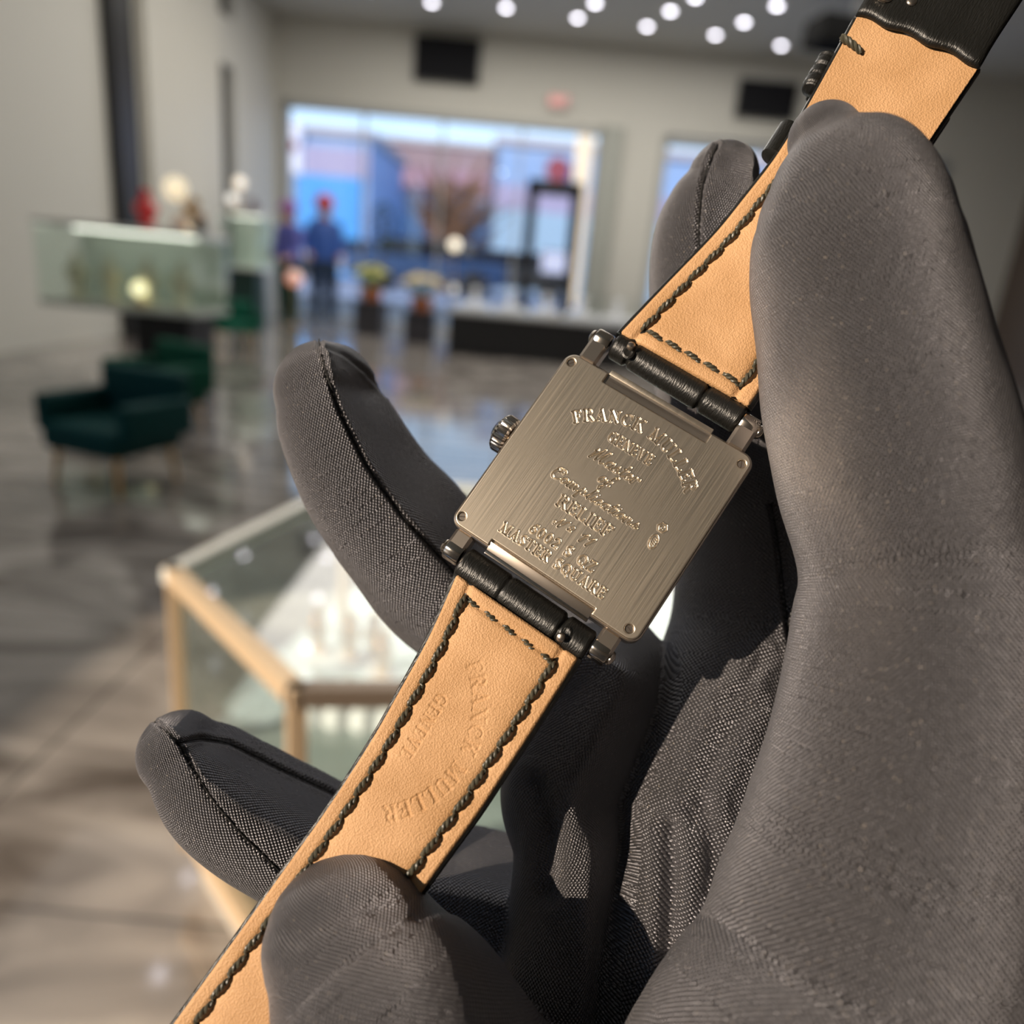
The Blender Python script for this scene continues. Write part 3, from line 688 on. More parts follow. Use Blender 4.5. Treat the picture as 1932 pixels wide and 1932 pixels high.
# ================================================================== ENGRAVED LETTERING (strokes -> distance field)
def arcp(cx, cy, rx, ry, a0, a1, n=12):
    return [(cx + rx * math.cos(math.radians(a)), cy + ry * math.sin(math.radians(a))) for a in np.linspace(a0, a1, n)]
TK, TN = .115, .045       # thick and thin stroke half widths, capitals one unit tall
def stem(x, y0=0, y1=1, s=.15, both=True):
    o = [(TK, [(x, y0 + .05), (x, y1 - .05)])]
    if both: o += [(TN, [(x - s, y0 + .03), (x + s, y0 + .03)]), (TN, [(x - s, y1 - .03), (x + s, y1 - .03)])]
    return o
CAP = {
 'F': (.70, stem(.2) + [(TN, [(.2, .96), (.66, .96), (.68, .78)]), (TN, [(.2, .52), (.5, .52)]), (TN, [(.5, .42), (.5, .62)])]),
 'E': (.74, stem(.2) + [(TN, [(.2, .96), (.66, .96), (.68, .78)]), (TN, [(.2, .52), (.5, .52)]), (TN, [(.5, .42), (.5, .62)]), (TN, [(.2, .04), (.66, .04), (.71, .24)])]),
 'L': (.70, stem(.2) + [(TN, [(.2, .04), (.64, .04), (.68, .26)])]),
 'I': (.40, stem(.2)),
 'R': (.82, stem(.2) + [(TN, [(.2, .96), (.45, .96)]), (.09, arcp(.44, .73, .2, .22, 90, -90)), (TN, [(.2, .51), (.45, .51)]), (TK, [(.42, .50), (.70, .06)]), (TN, [(.64, .03), (.82, .03)])]),
 'A': (.86, [(TN, [(.14, .03), (.42, .98)]), (TK, [(.42, .94), (.68, .05)]), (TN, [(.24, .34), (.60, .34)]), (TN, [(.02, .03), (.26, .03)]), (TN, [(.56, .03), (.82, .03)])]),
 'N': (.90, [(TN, [(.16, .03), (.16, .97)]), (TK, [(.18, .93), (.70, .07)]), (TN, [(.72, .03), (.72, .97)]), (TN, [(.03, .03), (.30, .03)]), (TN, [(.03, .97), (.22, .97)]), (TN, [(.60, .97), (.86, .97)])]),
 'C': (.80, [(.085, arcp(.44, .5, .34, .42, 130, 250)), (TN, arcp(.46, .5, .34, .46, 45, 130)), (TN, arcp(.46, .5, .34, .46, 240, 315)), (TN, [(.72, .98), (.72, .68)])]),
 'G': (.86, [(.085, arcp(.44, .5, .34, .42, 130, 250)), (TN, arcp(.46, .5, .34, .46, 45, 130)), (TN, arcp(.46, .5, .34, .46, 240, 300)), (TN, [(.72, .98), (.72, .70)]), (TK, [(.68, .42), (.68, .10)]), (TN, [(.52, .44), (.84, .44)])]),
 'K': (.86, stem(.2) + [(TN, [(.24, .42), (.68, .95)]), (TK, [(.40, .58), (.70, .08)]), (TN, [(.60, .97), (.82, .97)]), (TN, [(.62, .03), (.86, .03)])]),
 'M': (1.05, [(TN, [(.16, .03), (.18, .97)]), (TK, [(.18, .93), (.50, .10)]), (TN, [(.50, .06), (.82, .97)]), (TK, [(.84, .92), (.86, .07)]), (TN, [(.03, .03), (.30, .03)]), (TN, [(.70, .03), (1.0, .03)]), (TN, [(.04, .97), (.2, .97)]), (TN, [(.82, .97), (.98, .97)])]),
 'U': (.88, [(TK, [(.2, .93), (.2, .32)]), (.07, arcp(.45, .30, .25, .25, 180, 320)), (TN, [(.70, .3), (.70, .97)]), (TN, [(.05, .97), (.35, .97)]), (TN, [(.58, .97), (.84, .97)])]),
 'V': (.84, [(TK, [(.16, .93), (.42, .06)]), (TN, [(.42, .04), (.68, .97)]), (TN, [(.03, .97), (.30, .97)]), (TN, [(.56, .97), (.80, .97)])]),
 'T': (.78, stem(.38, s=.15) + [(TN, [(.06, .78), (.08, .96), (.68, .96), (.70, .78)])]),
 'S': (.66, [(.075, arcp(.33, .74, .21, .20, 20, 250)), (.09, [(.22, .58), (.46, .42)]), (.075, arcp(.33, .26, .23, .21, 60, -160)), (TN, [(.56, .96), (.56, .74)]), (TN, [(.09, .04), (.09, .28)])]),
 'Q': (.90, [(.08, arcp(.45, .5, .34, .43, 0, 360, 24)), (.07, [(.42, .26), (.62, .12), (.80, -.08)])]),
 'Z': (.74, [(TN, [(.08, .76), (.10, .96), (.62, .96)]), (.09, [(.58, .92), (.12, .08)]), (TN, [(.08, .04), (.62, .04), (.66, .26)])]),
 '6': (.66, [(.075, arcp(.33, .30, .23, .25, 0, 360, 20)), (.075, [(.12, .36), (.18, .66), (.34, .86), (.54, .92)])]),
 '0': (.66, [(.08, arcp(.33, .48, .23, .43, 0, 360, 24))]),
 '2': (.66, [(.07, arcp(.33, .68, .21, .24, 165, -30)), (.085, [(.52, .58), (.12, .10)]), (.085, [(.12, .08), (.36, .12), (.58, .06)]), (.05, [(.58, .06), (.60, .22)])]),
 ' ': (.42, []),
}
# flowing script, x-height .5, slanted afterwards
SW, SB = .05, .085
SCR = {
 'M': (1.0, [(SW, [(.0, .62), (.06, .80), (.14, .70), (.08, .62)]), (SB, [(.06, .68), (.06, .69)]), (SW, [(.08, .62), (.05, .0), (.12, .1), (.40, .98)]), (SB, [(.40, .98), (.42, .2)]), (SW, [(.42, .05), (.72, .95), (.80, .98)]), (SB, [(.72, .92), (.72, .15)]), (SW, [(.72, .12), (.80, .0), (.94, .10)])]),
 'C': (.80, [(SB, [(.10, .80), (.12, .82)]), (SW, arcp(.22, .78, .16, .17, 200, -60)), (SW, arcp(.42, .62, .34, .36, 30, 140)), (SB, arcp(.42, .42, .34, .42, 130, 250)), (SW, arcp(.42, .42, .36, .42, 240, 325)), (SW, [(.70, .84), (.60, .64), (.52, .72)])]),
 'N': (.90, [(SB, [(.02, .30), (.04, .32)]), (SW, [(.03, .28), (.08, .10), (.20, .30), (.34, .95)]), (SB, [(.36, .92), (.46, .10)]), (SW, [(.46, .05), (.66, .85), (.80, .98)])]),
 'a': (.52, [(.055, arcp(.22, .25, .17, .22, 20, 340, 14)), (SB, [(.40, .46), (.38, .10)]), (SW, [(.38, .08), (.44, .0), (.54, .12)])]),
 's': (.40, [(SW, [(.0, .08), (.20, .50)]), (.06, [(.20, .48), (.30, .22), (.20, .03), (.06, .08)]), (SW, [(.2, .03), (.34, .03), (.42, .12)])]),
 't': (.36, [(SB, [(.22, .86), (.16, .12)]), (SW, [(.16, .1), (.24, .0), (.36, .12)]), (SW, [(.04, .56), (.36, .56)])]),
 'e': (.40, [(SW, [(.0, .12), (.24, .28), (.32, .40)]), (.06, arcp(.20, .25, .14, .22, 50, 310, 12)), (SW, [(.28, .06), (.42, .14)])]),
 'r': (.44, [(SW, [(.0, .12), (.12, .50)]), (SB, [(.12, .48), (.10, .02)]), (SW, [(.10, .26), (.22, .46), (.36, .48)]), (.06, [(.36, .48), (.37, .40)])]),
 'o': (.46, [(.06, arcp(.20, .25, .16, .22, 0, 360, 16)), (SW, [(.30, .42), (.48, .40)])]),
 'f': (.46, [(SW, [(.02, .10), (.30, .60), (.44, .94), (.34, 1.0), (.26, .84)]), (SB, [(.26, .84), (.16, .0), (.10, -.34)]), (SW, [(.10, -.36), (.02, -.44), (-.04, -.30), (.20, .02), (.40, .12)]), (SW, [(.10, .46), (.36, .46)])]),
 'm': (.84, [(SW, [(.0, .12), (.12, .50)]), (SB, [(.12, .48), (.10, .02)]), (SW, arcp(.23, .30, .12, .18, 170, 20)), (SB, [(.35, .40), (.33, .02)]), (SW, arcp(.47, .30, .12, .18, 170, 20)), (SB, [(.59, .40), (.58, .10)]), (SW, [(.58, .08), (.66, .0), (.80, .12)])]),
 'n': (.60, [(SW, [(.0, .12), (.12, .50)]), (SB, [(.12, .48), (.10, .02)]), (SW, arcp(.24, .30, .13, .18, 170, 20)), (SB, [(.37, .40), (.36, .10)]), (SW, [(.36, .08), (.44, .0), (.56, .12)])]),
 'p': (.56, [(SW, [(.0, .12), (.14, .54)]), (SB, [(.14, .52), (.08, -.38)]), (.055, arcp(.26, .26, .15, .21, 150, -170, 14)), (SW, [(.3, .05), (.54, .12)])]),
 'l': (.36, [(SW, [(.0, .12), (.24, .70), (.28, .95), (.20, .96)]), (SB, [(.19, .92), (.13, .12)]), (SW, [(.13, .1), (.2, .0), (.34, .12)])]),
 'i': (.30, [(SW, [(.0, .12), (.10, .48)]), (SB, [(.12, .48), (.10, .10)]), (SW, [(.10, .08), (.18, .0), (.30, .12)]), (.06, [(.15, .70), (.152, .71)])]),
 'c': (.40, [(.06, arcp(.20, .25, .16, .22, 50, 310, 14)), (SW, [(.30, .08), (.42, .14)]), (.06, [(.29, .40), (.30, .39)])]),
 '1': (.42, [(SW, [(.02, .66), (.20, .78), (.34, .98)]), (SB, [(.34, .94), (.20, .04)])]),
 'º': (.42, [(SW, arcp(.20, .66, .13, .17, 0, 360, 16)), (.05, [(.06, .34), (.34, .34)])]),
 ' ': (.40, []),
}
def layout(text, font, slant=0.0, track=.06):
    x = 0; segs = []
    for ch in text:
        w, st = font[ch]
        segs.append((x, w, [(r, [(px_ + slant * py_, py_) for px_, py_ in pts]) for r, pts in st])); x += w + track
    return segs, x - track
def place_line(out, text, font, c, width, height, slant=0., track=.06, ang=0.):
    """c = centre of the baseline in plate coords (x right, y up)"""
    segs, W = layout(text, font, slant, track); sx_ = width / W
    ca, sa = math.cos(ang), math.sin(ang)
    for x, w, st in segs:
        for r, pts in st:
            q = []
            for px_, py_ in pts:
                X, Y = (x + px_) * sx_ - width / 2, py_ * height
                q.append((c[0] + X * ca - Y * sa, c[1] + X * sa + Y * ca))
            out.append((r * min(height, height * .5 + sx_ * .5), q))
def place_arc(out, text, font, c, rad, a0, a1, height, track=.06, sgn=1):
    """letters along a circle from angle a0 to a1 (degrees from straight up, clockwise), tops outward"""
    segs, W = layout(text, font, 0, track)
    for x, w, st in segs:
        am = math.radians(a0 + (a1 - a0) * ((x + w / 2) / W)); sc = math.radians(abs(a1 - a0)) * (rad + height * .4) / W
        for r, pts in st:
            q = []
            for px_, py_ in pts:
                X, Y = (px_ - w / 2) * sc, rad + py_ * height
                q.append((c[0] + X * math.cos(am) + Y * math.sin(am), c[1] - X * math.sin(am) + Y * math.cos(am)))
            out.append((r * height, q))
def strokes_sdf(xx, yy, strokes, far=.6):
    """distance to the union of strokes (negative inside) on points xx,yy"""
    D = np.full(xx.shape, far)
    for r, pts in strokes:
        P = np.array(pts)
        m = (xx > P[:, 0].min() - r - far * .6) & (xx < P[:, 0].max() + r + far * .6) & (yy > P[:, 1].min() - r - far * .6) & (yy < P[:, 1].max() + r + far * .6)
        if not m.any(): continue
        x, y = xx[m], yy[m]; d = np.full(x.shape, 9.)
        for a, b_ in zip(P, P[1:]):
            ab = b_ - a; L = max(ab @ ab, 1e-9); t_ = np.clip(((x - a[0]) * ab[0] + (y - a[1]) * ab[1]) / L, 0, 1)
            d = np.minimum(d, np.hypot(x - a[0] - t_ * ab[0], y - a[1] - t_ * ab[1]))
        D[m] = np.minimum(D[m], d - r)
    return D
def rrect(x, y, x0, x1, y0, y1, r):
    qx = np.abs(x - (x0 + x1) / 2) - (x1 - x0) / 2 + r; qy = np.abs(y - (y0 + y1) / 2) - (y1 - y0) / 2 + r
    return np.hypot(np.maximum(qx, 0), np.maximum(qy, 0)) + np.minimum(np.maximum(qx, qy), 0) - r
def sdf_plate(sdf, height, x0, x1, y0, y1, h, depth):
    """solid plate cut to sdf<0 with a relief on top; returns verts, faces"""
    xs = np.arange(x0, x1 + h, h); ys = np.arange(y0, y1 + h, h); X, Y = np.meshgrid(xs, ys)
    D = sdf(X, Y); e = h * .5
    gx = (sdf(X + e, Y) - sdf(X - e, Y)) / (2 * e); gy = (sdf(X, Y + e) - sdf(X, Y - e)) / (2 * e)
    gl = np.hypot(gx, gy) + 1e-9; near = np.abs(D) < .75 * h
    X = np.where(near, X - D * gx / gl, X); Y = np.where(near, Y - D * gy / gl, Y)
    ny, nx = X.shape; idx = np.arange(nx * ny).reshape(ny, nx)
    ok = (D < .75 * h)
    keep = ok[:-1, :-1] & ok[1:, :-1] & ok[1:, 1:] & ok[:-1, 1:]
    F = np.stack([idx[:-1, :-1][keep], idx[:-1, 1:][keep], idx[1:, 1:][keep], idx[1:, :-1][keep]], 1)
    Z = height(X, Y); V = np.stack([X.ravel(), Y.ravel(), Z.ravel()], 1)
    E = np.concatenate([F[:, [0, 1]], F[:, [1, 2]], F[:, [2, 3]], F[:, [3, 0]]])
    key = np.sort(E, 1); k = key[:, 0].astype(np.int64) * (nx * ny) + key[:, 1]
    u, inv, cnt = np.unique(k, return_inverse=True, return_counts=True); B = E[cnt[inv] == 1]
    n0 = len(V); low = V.copy(); low[:, 2] = -depth
    bf = np.stack([B[:, 1], B[:, 0], B[:, 0] + n0, B[:, 1] + n0], 1)
    V = np.vstack([V, low]); F = np.vstack([F, bf])
    used = np.unique(F); rm = np.zeros(len(V), int); rm[used] = np.arange(len(used))
    return V[used], rm[F]

# ================================================================== THE WATCH
WM = frame_matrix(W_O, W_X, -W_Y, -W_N)     # local x = u, y = -v, z = w (mm)
watch = empty('wristwatch'); watch.matrix_world = WM
tag(watch, 'square steel wristwatch seen from its engraved back, on a tan lined black strap', 'wristwatch')

m_steel = mat('brushed_steel', (.68, .60, .49), .36, 1.0)
n, l = m_steel.node_tree.nodes, m_steel.node_tree.links; b = bsdf(m_steel)
tc = n.new('ShaderNodeTexCoord'); mp = n.new('ShaderNodeMapping'); mp.inputs['Scale'].default_value = (6, .035, 1)
no = n.new('ShaderNodeTexNoise'); no.inputs['Scale'].default_value = 2.0; no.inputs['Detail'].default_value = 5
bp = n.new('ShaderNodeBump'); bp.inputs['Strength'].default_value = .2; bp.inputs['Distance'].default_value = .00002
mr = n.new('ShaderNodeMapRange'); mr.inputs['From Min'].default_value = .3; mr.inputs['From Max'].default_value = .7; mr.inputs['To Min'].default_value = .32; mr.inputs['To Max'].default_value = .42
l.new(tc.outputs['Object'], mp.inputs[0]); l.new(mp.outputs[0], no.inputs['Vector']); l.new(no.outputs['Fac'], bp.inputs['Height']); l.new(bp.outputs[0], b.inputs['Normal'])
l.new(no.outputs['Fac'], mr.inputs[0]); l.new(mr.outputs[0], b.inputs['Roughness'])
m_pol = mat('polished_steel', (.62, .55, .47), .16, 1.0)
m_pol2 = mat('satin_steel', (.55, .48, .41), .30, 1.0)

S = 29.0
LET = []
place_arc(LET, 'FRANCK MULLER', CAP, (14.95, -16.9), 11.75, -46.5, 47.5, 1.75, .10)
place_line(LET, 'GENEVE', CAP, (14.6, -8.35), 6.6, 1.5, track=.10)
place_line(LET, 'Master', SCR, (14.2, -11.55), 7.3, 1.95, .28, .02)
place_line(LET, 'of', SCR, (14.2, -13.7), 1.9, 1.8, .28, .02)
place_line(LET, 'Complications', SCR, (14.3, -16.45), 13.4, 1.7, .28, .02)
place_line(LET, 'RELIEF', CAP, (14.6, -19.35), 8.1, 1.65, track=.10)
place_line(LET, 'Nº 11', SCR, (14.4, -21.75), 5.6, 1.45, .28, .12)
place_line(LET, '6002 S QZ', CAP, (14.6, -24.25), 9.9, 1.45, track=.10)
place_line(LET, 'MASTER SQUARE', CAP, (14.35, -26.35), 16.0, 1.45, track=.10)
LET.append((.07, [(23.7 + .62 * math.cos(a), -14.4 + .62 * math.sin(a)) for a in np.linspace(0, 2 * PI, 7)]))
LET.append((.05, arcp(23.7, -14.4, .25, .25, 40, 300)))
LET.append((.07, [(23.72 + .5 * math.cos(a) - .1 * math.sin(a), -16.55 + .95 * math.sin(a)) for a in np.linspace(0, 2 * PI, 20)]))
for k in range(4): LET.append((.045, [(23.5, -16.05 - k * .3), (23.95, -16.2 - k * .3)]))
SCREWS = [(1.25, -1.65), (27.6, -1.75), (27.15, -27.5), (1.2, -27.45)]
def plate_sdf(x, y):
    d = rrect(x, y, .35, 28.65, -28.65, -.35, 1.35)
    for y0, y1 in ((-1.75, 3), (-32, -27.75)):
        nt = rrect(x, y, 6.35, 22.3, y0, y1, .08); d = np.maximum(d, -nt)
    for sx_, sy_ in SCREWS: d = np.maximum(d, .56 - np.hypot(x - sx_, y - sy_))
    return d
def plate_h(x, y):
    L = strokes_sdf(x, y, LET)
    z = -.16 * np.clip(-L / .09, 0, 1) ** .7 + .022 * np.exp(-((L - .05) / .045) ** 2)
    e = plate_sdf(x, y); z = z - .12 * np.clip(1 + e / .14, 0, 1) ** 2
    return z
V, Fc = sdf_plate(plate_sdf, plate_h, .2, 28.8, -28.8, -.2, .05, 1.1)
cb = link_mesh('caseback', grid_mesh(V, Fc), m_steel, watch)
cb.data.set_sharp_from_angle(angle=math.radians(50))

def rpoly(x0, x1, y0, y1, r, n_=8):
    P = []
    for cx, cy, a0 in ((x1 - r, y1 - r, 0), (x0 + r, y1 - r, 90), (x0 + r, y0 + r, 180), (x1 - r, y0 + r, 270)):
        for k in range(n_ + 1):
            a = math.radians(a0 + 90 * k / n_); P.append((cx + r * math.cos(a), cy + r * math.sin(a)))
    return P
def stacked(mb, levels):
    """levels: (z, inset) of the rounded square outline"""
    rings = []
    for z, i_ in levels:
        rings.append([mb.bm.verts.new((x, y, z)) for x, y in rpoly(i_, S - i_, -S + i_, -i_, max(.3, 1.7 - i_ * .6))])
    for a, b_ in zip(rings, rings[1:]):
        for k in range(len(a)): mb.bm.faces.new((a[k], a[(k + 1) % len(a)], b_[(k + 1) % len(a)], b_[k]))
    mb.bm.faces.new(rings[0]); mb.bm.faces.new(list(reversed(rings[-1])))
q = MB(); stacked(q, [(-.50, .55), (-.42, .22), (-.55, .06), (-.85, 0), (-5.2, .05), (-6.2, .6), (-6.5, 1.6)])
q.box((14.33, -.55, -.95), (15.9, 1.15, .9), bevel=.1); q.box((14.33, -28.45, -.95), (15.9, 1.3, .9), bevel=.1)
q.build('case', m_pol2, watch, True)
# long bars of the strap recess, above and below
MB().box((14.33, .10, -.72), (15.8, .75, .85), bevel=.1).build('recess_bar', m_steel, watch, True)
q = MB(); q.box((14.30, -28.55, -.62), (15.85, 1.25, .6), bevel=.05, rot=Matrix.Rotation(math.radians(20), 4, 'X')); q.build('recess_bar', m_pol2, watch, True)
q = MB(); q.box((14.30, -29.5, -1.05), (15.9, .5, .9), bevel=.08); q.build('recess_bar', m_pol, watch, True)
# screws
for (sx_, sy_), a in zip(SCREWS, (.9, -1.2, -.3, .5)):
    sc_ = MB().lathe([(.50, -.9), (.50, -.32), (.46, -.27), (.0, -.27)], (sx_, sy_, 0), seg=28)
    so = sc_.build('screw', m_pol2, watch, True)
    MB().box((sx_, sy_, -.262), (.9, .13, .03), rz=a).build('screw_slot', mat('slot_dark', (.03, .02, .015), .6), so)
# lugs with fluted spring bar caps
def lug(uc, side, out):
    """side +1 upper, -1 lower; out = direction the button points"""
    y0 = .4 if side > 0 else -29.4
    yc = 3.75 if side > 0 else -31.75
    q = MB()
    q.box((uc, (y0 * .55 + yc * .45), -1.75), (2.7, abs(yc - y0) + 1.0, 2.7), bevel=.42, seg=1)
    lo = q.build('lug', m_pol2, watch, True)
    ax = Matrix.Rotation(PI / 2, 4, 'Y') if out > 0 else Matrix.Rotation(-PI / 2, 4, 'Y')
    MB().lathe([(.9, -1.35), (1.38, -1.25), (1.5, -1.0), (1.5, .85), (1.36, 1.1), (1.0, 1.15), (.92, 1.2), (1.02, 1.45), (.85, 1.75), (.45, 1.95), (.0, 2.0)],
               (uc, yc, -1.65), seg=64, axis=ax, flute=(8, .022, 1.3)).build('lug_cap', m_pol, lo, True)
lug(2.75, 1, -1); lug(25.75, 1, 1); lug(2.75, -1, -1); lug(25.75, -1, 1)
# crown
axc = Matrix.Rotation(-PI / 2, 4, 'Y')
MB().lathe([(1.6, -.4), (1.6, .35), (2.35, .45), (2.68, .75), (2.72, 2.1), (2.4, 2.5), (1.9, 2.75), (1.75, 2.8), (1.2, 3.15), (0, 3.3)], (.1, -14.3, -3.4), seg=144, axis=axc, flute=(24, .035, 2.0)).build('crown', m_pol, watch, True)

# ---- strap
m_black_leather = mat('black_alligator', (.008, .008, .007), .34, 0, .6)
n, l = m_black_leather.node_tree.nodes, m_black_leather.node_tree.links
tc = n.new('ShaderNodeTexCoord'); vo = n.new('ShaderNodeTexNoise'); vo.inputs['Scale'].default_value = 1.6; vo.inputs['Detail'].default_value = 6
mp = n.new('ShaderNodeMapping'); mp.inputs['Scale'].default_value = (3.2, .7, .7)
bp = n.new('ShaderNodeBump'); bp.inputs['Strength'].default_value = .7; bp.inputs['Distance'].default_value = .00018
l.new(tc.outputs['Object'], mp.inputs[0]); l.new(mp.outputs[0], vo.inputs['Vector']); l.new(vo.outputs['Fac'], bp.inputs['Height']); l.new(bp.outputs[0], bsdf(m_black_leather).inputs['Normal'])
m_tan = mat('tan_calf_lining', (.62, .345, .155), .55, 0, .35)
n, l = m_tan.node_tree.nodes, m_tan.node_tree.links; b = bsdf(m_tan)
tc = n.new('ShaderNodeTexCoord')
g1 = n.new('ShaderNodeTexVoronoi'); g1.inputs['Scale'].default_value = 4.2; g1.feature = 'F1'
g2 = n.new('ShaderNodeTexNoise'); g2.inputs['Scale'].default_value = 3.0; g2.inputs['Detail'].default_value = 6; g2.inputs['Roughness'].default_value = .7
mm_ = n.new('ShaderNodeMath'); mm_.operation = 'ADD'
bp = n.new('ShaderNodeBump'); bp.inputs['Strength'].default_value = .6; bp.inputs['Distance'].default_value = .00012
g3 = n.new('ShaderNodeTexNoise'); g3.inputs['Scale'].default_value = .13; g3.inputs['Detail'].default_value = 3
rr_ = n.new('ShaderNodeValToRGB'); rr_.color_ramp.elements[0].position = .35; rr_.color_ramp.elements[1].position = .65
rr_.color_ramp.elements[0].color = (.47, .265, .118, 1); rr_.color_ramp.elements[1].color = (.57, .335, .165, 1)
for g in (g1, g2, g3): l.new(tc.outputs['Object'], g.inputs['Vector'])
l.new(g1.outputs['Distance'], mm_.inputs[0]); l.new(g2.outputs['Fac'], mm_.inputs[1]); l.new(mm_.outputs[0], bp.inputs['Height']); l.new(bp.outputs[0], b.inputs['Normal'])
l.new(g3.outputs['Fac'], rr_.inputs[0]); l.new(rr_.outputs[0], b.inputs['Base Color'])
m_thread = mat('dark_waxed_thread', (.055, .052, .035), .45, 0, .6)

class Strap:
    """rows (v, u_left, u_right, w): smooth ribbon; s runs along, t across 0..1"""
    def __init__(s, rows): s.R = crom(rows, 24); s.L = np.concatenate([[0], np.cumsum(np.linalg.norm(np.diff(s.R[:, [0, 3]], axis=0), axis=1))])
    def at(s, q, t):
        r = np.stack([np.interp(q, s.L, s.R[:, k]) for k in range(4)], -1)
        return np.stack([r[..., 1] + (r[..., 2] - r[..., 1]) * t, -r[..., 0], r[..., 3]], -1), r[..., 2] - r[..., 1]
def strap_body(st, parent, thick=2.5, h=.12, emboss=None, pad=.55, q0=0., q1=None, padq=1e9, name='strap_lining', edge_wave=True):
    q1 = q1 or st.L[-1]
    nq = int((q1 - q0) / h); Q = np.linspace(q0, q1, nq); Wd = 18.5; nt = int(Wd / h); T = np.linspace(0, 1, nt)
    QQ, TT = np.meshgrid(Q, T, indexing='ij'); P, wd = st.at(QQ, TT)
    dx = np.minimum(TT, 1 - TT) * wd
    z = pad * np.clip((dx - 2.6) / 3.0, 0, 1) ** .8 * (2 - np.clip((dx - 2.6) / 3.0, 0, 1) ** .8) * .6
    z -= .30 * np.exp(-((dx - 2.15) / .42) ** 2)                     # stitched channel
    z -= .35 * np.clip(1 - dx / .45, 0, 1) ** 2
    z *= np.clip((padq - QQ) / 3., 0, 1)
    if q0 == 0: z -= .25 * np.exp(-((QQ - 1.9) / .42) ** 2) * (dx > 2.0); z -= .3 * np.clip(1 - (QQ - q0) / .4, 0, 1) ** 2
    if emboss is not None: z += emboss(P[..., 0], P[..., 1])
    P[..., 2] += z
    idx = np.arange(nq * nt).reshape(nq, nt)
    F = np.stack([idx[:-1, :-1].ravel(), idx[1:, :-1].ravel(), idx[1:, 1:].ravel(), idx[:-1, 1:].ravel()], 1)
    V = P.reshape(-1, 3)
    # skirt
    B = np.concatenate([idx[:, 0], idx[-1, 1:], idx[::-1, -1][1:], idx[0, ::-1][1:]])
    low = V[B].copy(); low[:, 2] -= .8; n0 = len(V); k = len(B) - 1
    sk = np.stack([B[:-1], n0 + np.arange(k), n0 + np.arange(1, k + 1), B[1:]], 1)
    me = grid_mesh(np.vstack([V, low]), np.vstack([F[:, ::-1], sk[:, ::-1]]))
    # black outer strap slightly wider below
    nq2 = 90; Q2 = np.linspace(q0, q1, nq2); prof = [(-.018, -.35), (-.03, -.9), (-.022, -1.9), (.03, -2.6), (.5, -3.3), (.97, -2.6), (1.022, -1.9), (1.03, -.9), (1.018, -.35)]
    Vb = []
    for q_ in Q2:
        for t_, dz in prof:
            p, _ = st.at(np.array(q_), np.array(t_ if 0 <= t_ <= 1 else t_)); Vb.append((p[0], p[1], p[2] + dz * thick / 2.6))
    m_ = len(prof); Fb = [(i * m_ + j, i * m_ + j + 1, (i + 1) * m_ + j + 1, (i + 1) * m_ + j) for i in range(nq2 - 1) for j in range(m_ - 1)]
    Fb += [(i * m_ + m_ - 1, i * m_, (i + 1) * m_, (i + 1) * m_ + m_ - 1) for i in range(nq2 - 1)]
    Fb += [tuple(range(m_)), tuple((nq2 - 1) * m_ + j for j in reversed(range(m_)))]
    sb = link_mesh('strap', mesh_from(Vb, Fb), m_black_leather, parent)
    lin = link_mesh(name, me, m_tan, sb)
    return sb, lin
def stitches(pts, parent, step=3.1, rad=.24, name='stitching', gap=0.0, offw=.12):
    """pts: polyline in watch coords; one continuous two-ply twisted thread dipping at each hole"""
    P = np.array(pts, float); d = np.concatenate([[0], np.cumsum(np.linalg.norm(np.diff(P, axis=0), axis=1))]); L = d[-1]
    n_ = int(L / .14); s_ = np.linspace(0, L, n_); C = np.stack([np.interp(s_, d, P[:, k]) for k in range(3)], 1)
    T = np.gradient(C, axis=0); T /= np.linalg.norm(T, axis=1)[:, None]; Z = np.array([0, 0, 1.0]); N = np.cross(T, Z); N /= np.linalg.norm(N, axis=1)[:, None]
    ph = (s_ / step) % 1.0; lift = np.sin(np.pi * ph) ** .5
    k_ = round(L / step); amp = .19 + .0 * s_
    side = (ph - .5) * .38
    base = C + N * side[:, None] + Z * (offw + .30 * lift - (.42 + gap) * (1 - lift))[:, None]
    q = MB()
    for s0 in (0, PI):
        a = s_ * 2 * PI / 1.5 + s0
        Q = base + (N * np.cos(a)[:, None] + Z * np.sin(a)[:, None]) * (amp * (.35 + .65 * lift))[:, None]
        q.tube(Q, rad * (.6 + .4 * lift), 7)
    return q.build(name, m_thread, parent, True)

# lower strap: edge pixels of the photograph turned into strap coordinates
def edge_u(px, py, w):
    u, v = uvw(px, py, w); return u, v
wlow = lambda v: .10 + .35 * math.sin((v - 34) / 18)
Lp = [(859, 1080), (825, 1158.7), (794, 1223), (742, 1316), (688, 1412), (600, 1544), (474, 1721), (322, 1932), (190, 2110)]
Rp = [(1092, 1244), (1014, 1368), (975, 1425), (930, 1500), (880, 1569), (807, 1670)]
Lu = np.array([edge_u(*p, 0.) for p in Lp]); Ru = np.array([edge_u(*p, 0.) for p in Rp] + [(23.7, 80), (23.4, 96), (23.2, 112)])
rows = [(v, np.interp(v, Lu[:, 1], Lu[:, 0]), np.interp(v, Ru[:, 1], Ru[:, 0]), 0) for v in (34.05, 37, 40, 44, 50, 56, 62, 68, 76, 84, 92, 100, 108)]
rows = [(v, a + .22, b_ - .1, 0) for v, a, b_, w in rows]
low = Strap(rows)
EMB = []
a_, b_, c_ = uvw(893, 1248), uvw(893, 1395), uvw(725, 1535)
def circ(p, q_, r_):
    A = np.array([[q_[0] - p[0], q_[1] - p[1]], [r_[0] - p[0], r_[1] - p[1]]]) * 2; B = np.array([q_ @ q_ - p @ p, r_ @ r_ - p @ p]); c = np.linalg.solve(A, B); return c, np.linalg.norm(p - c)
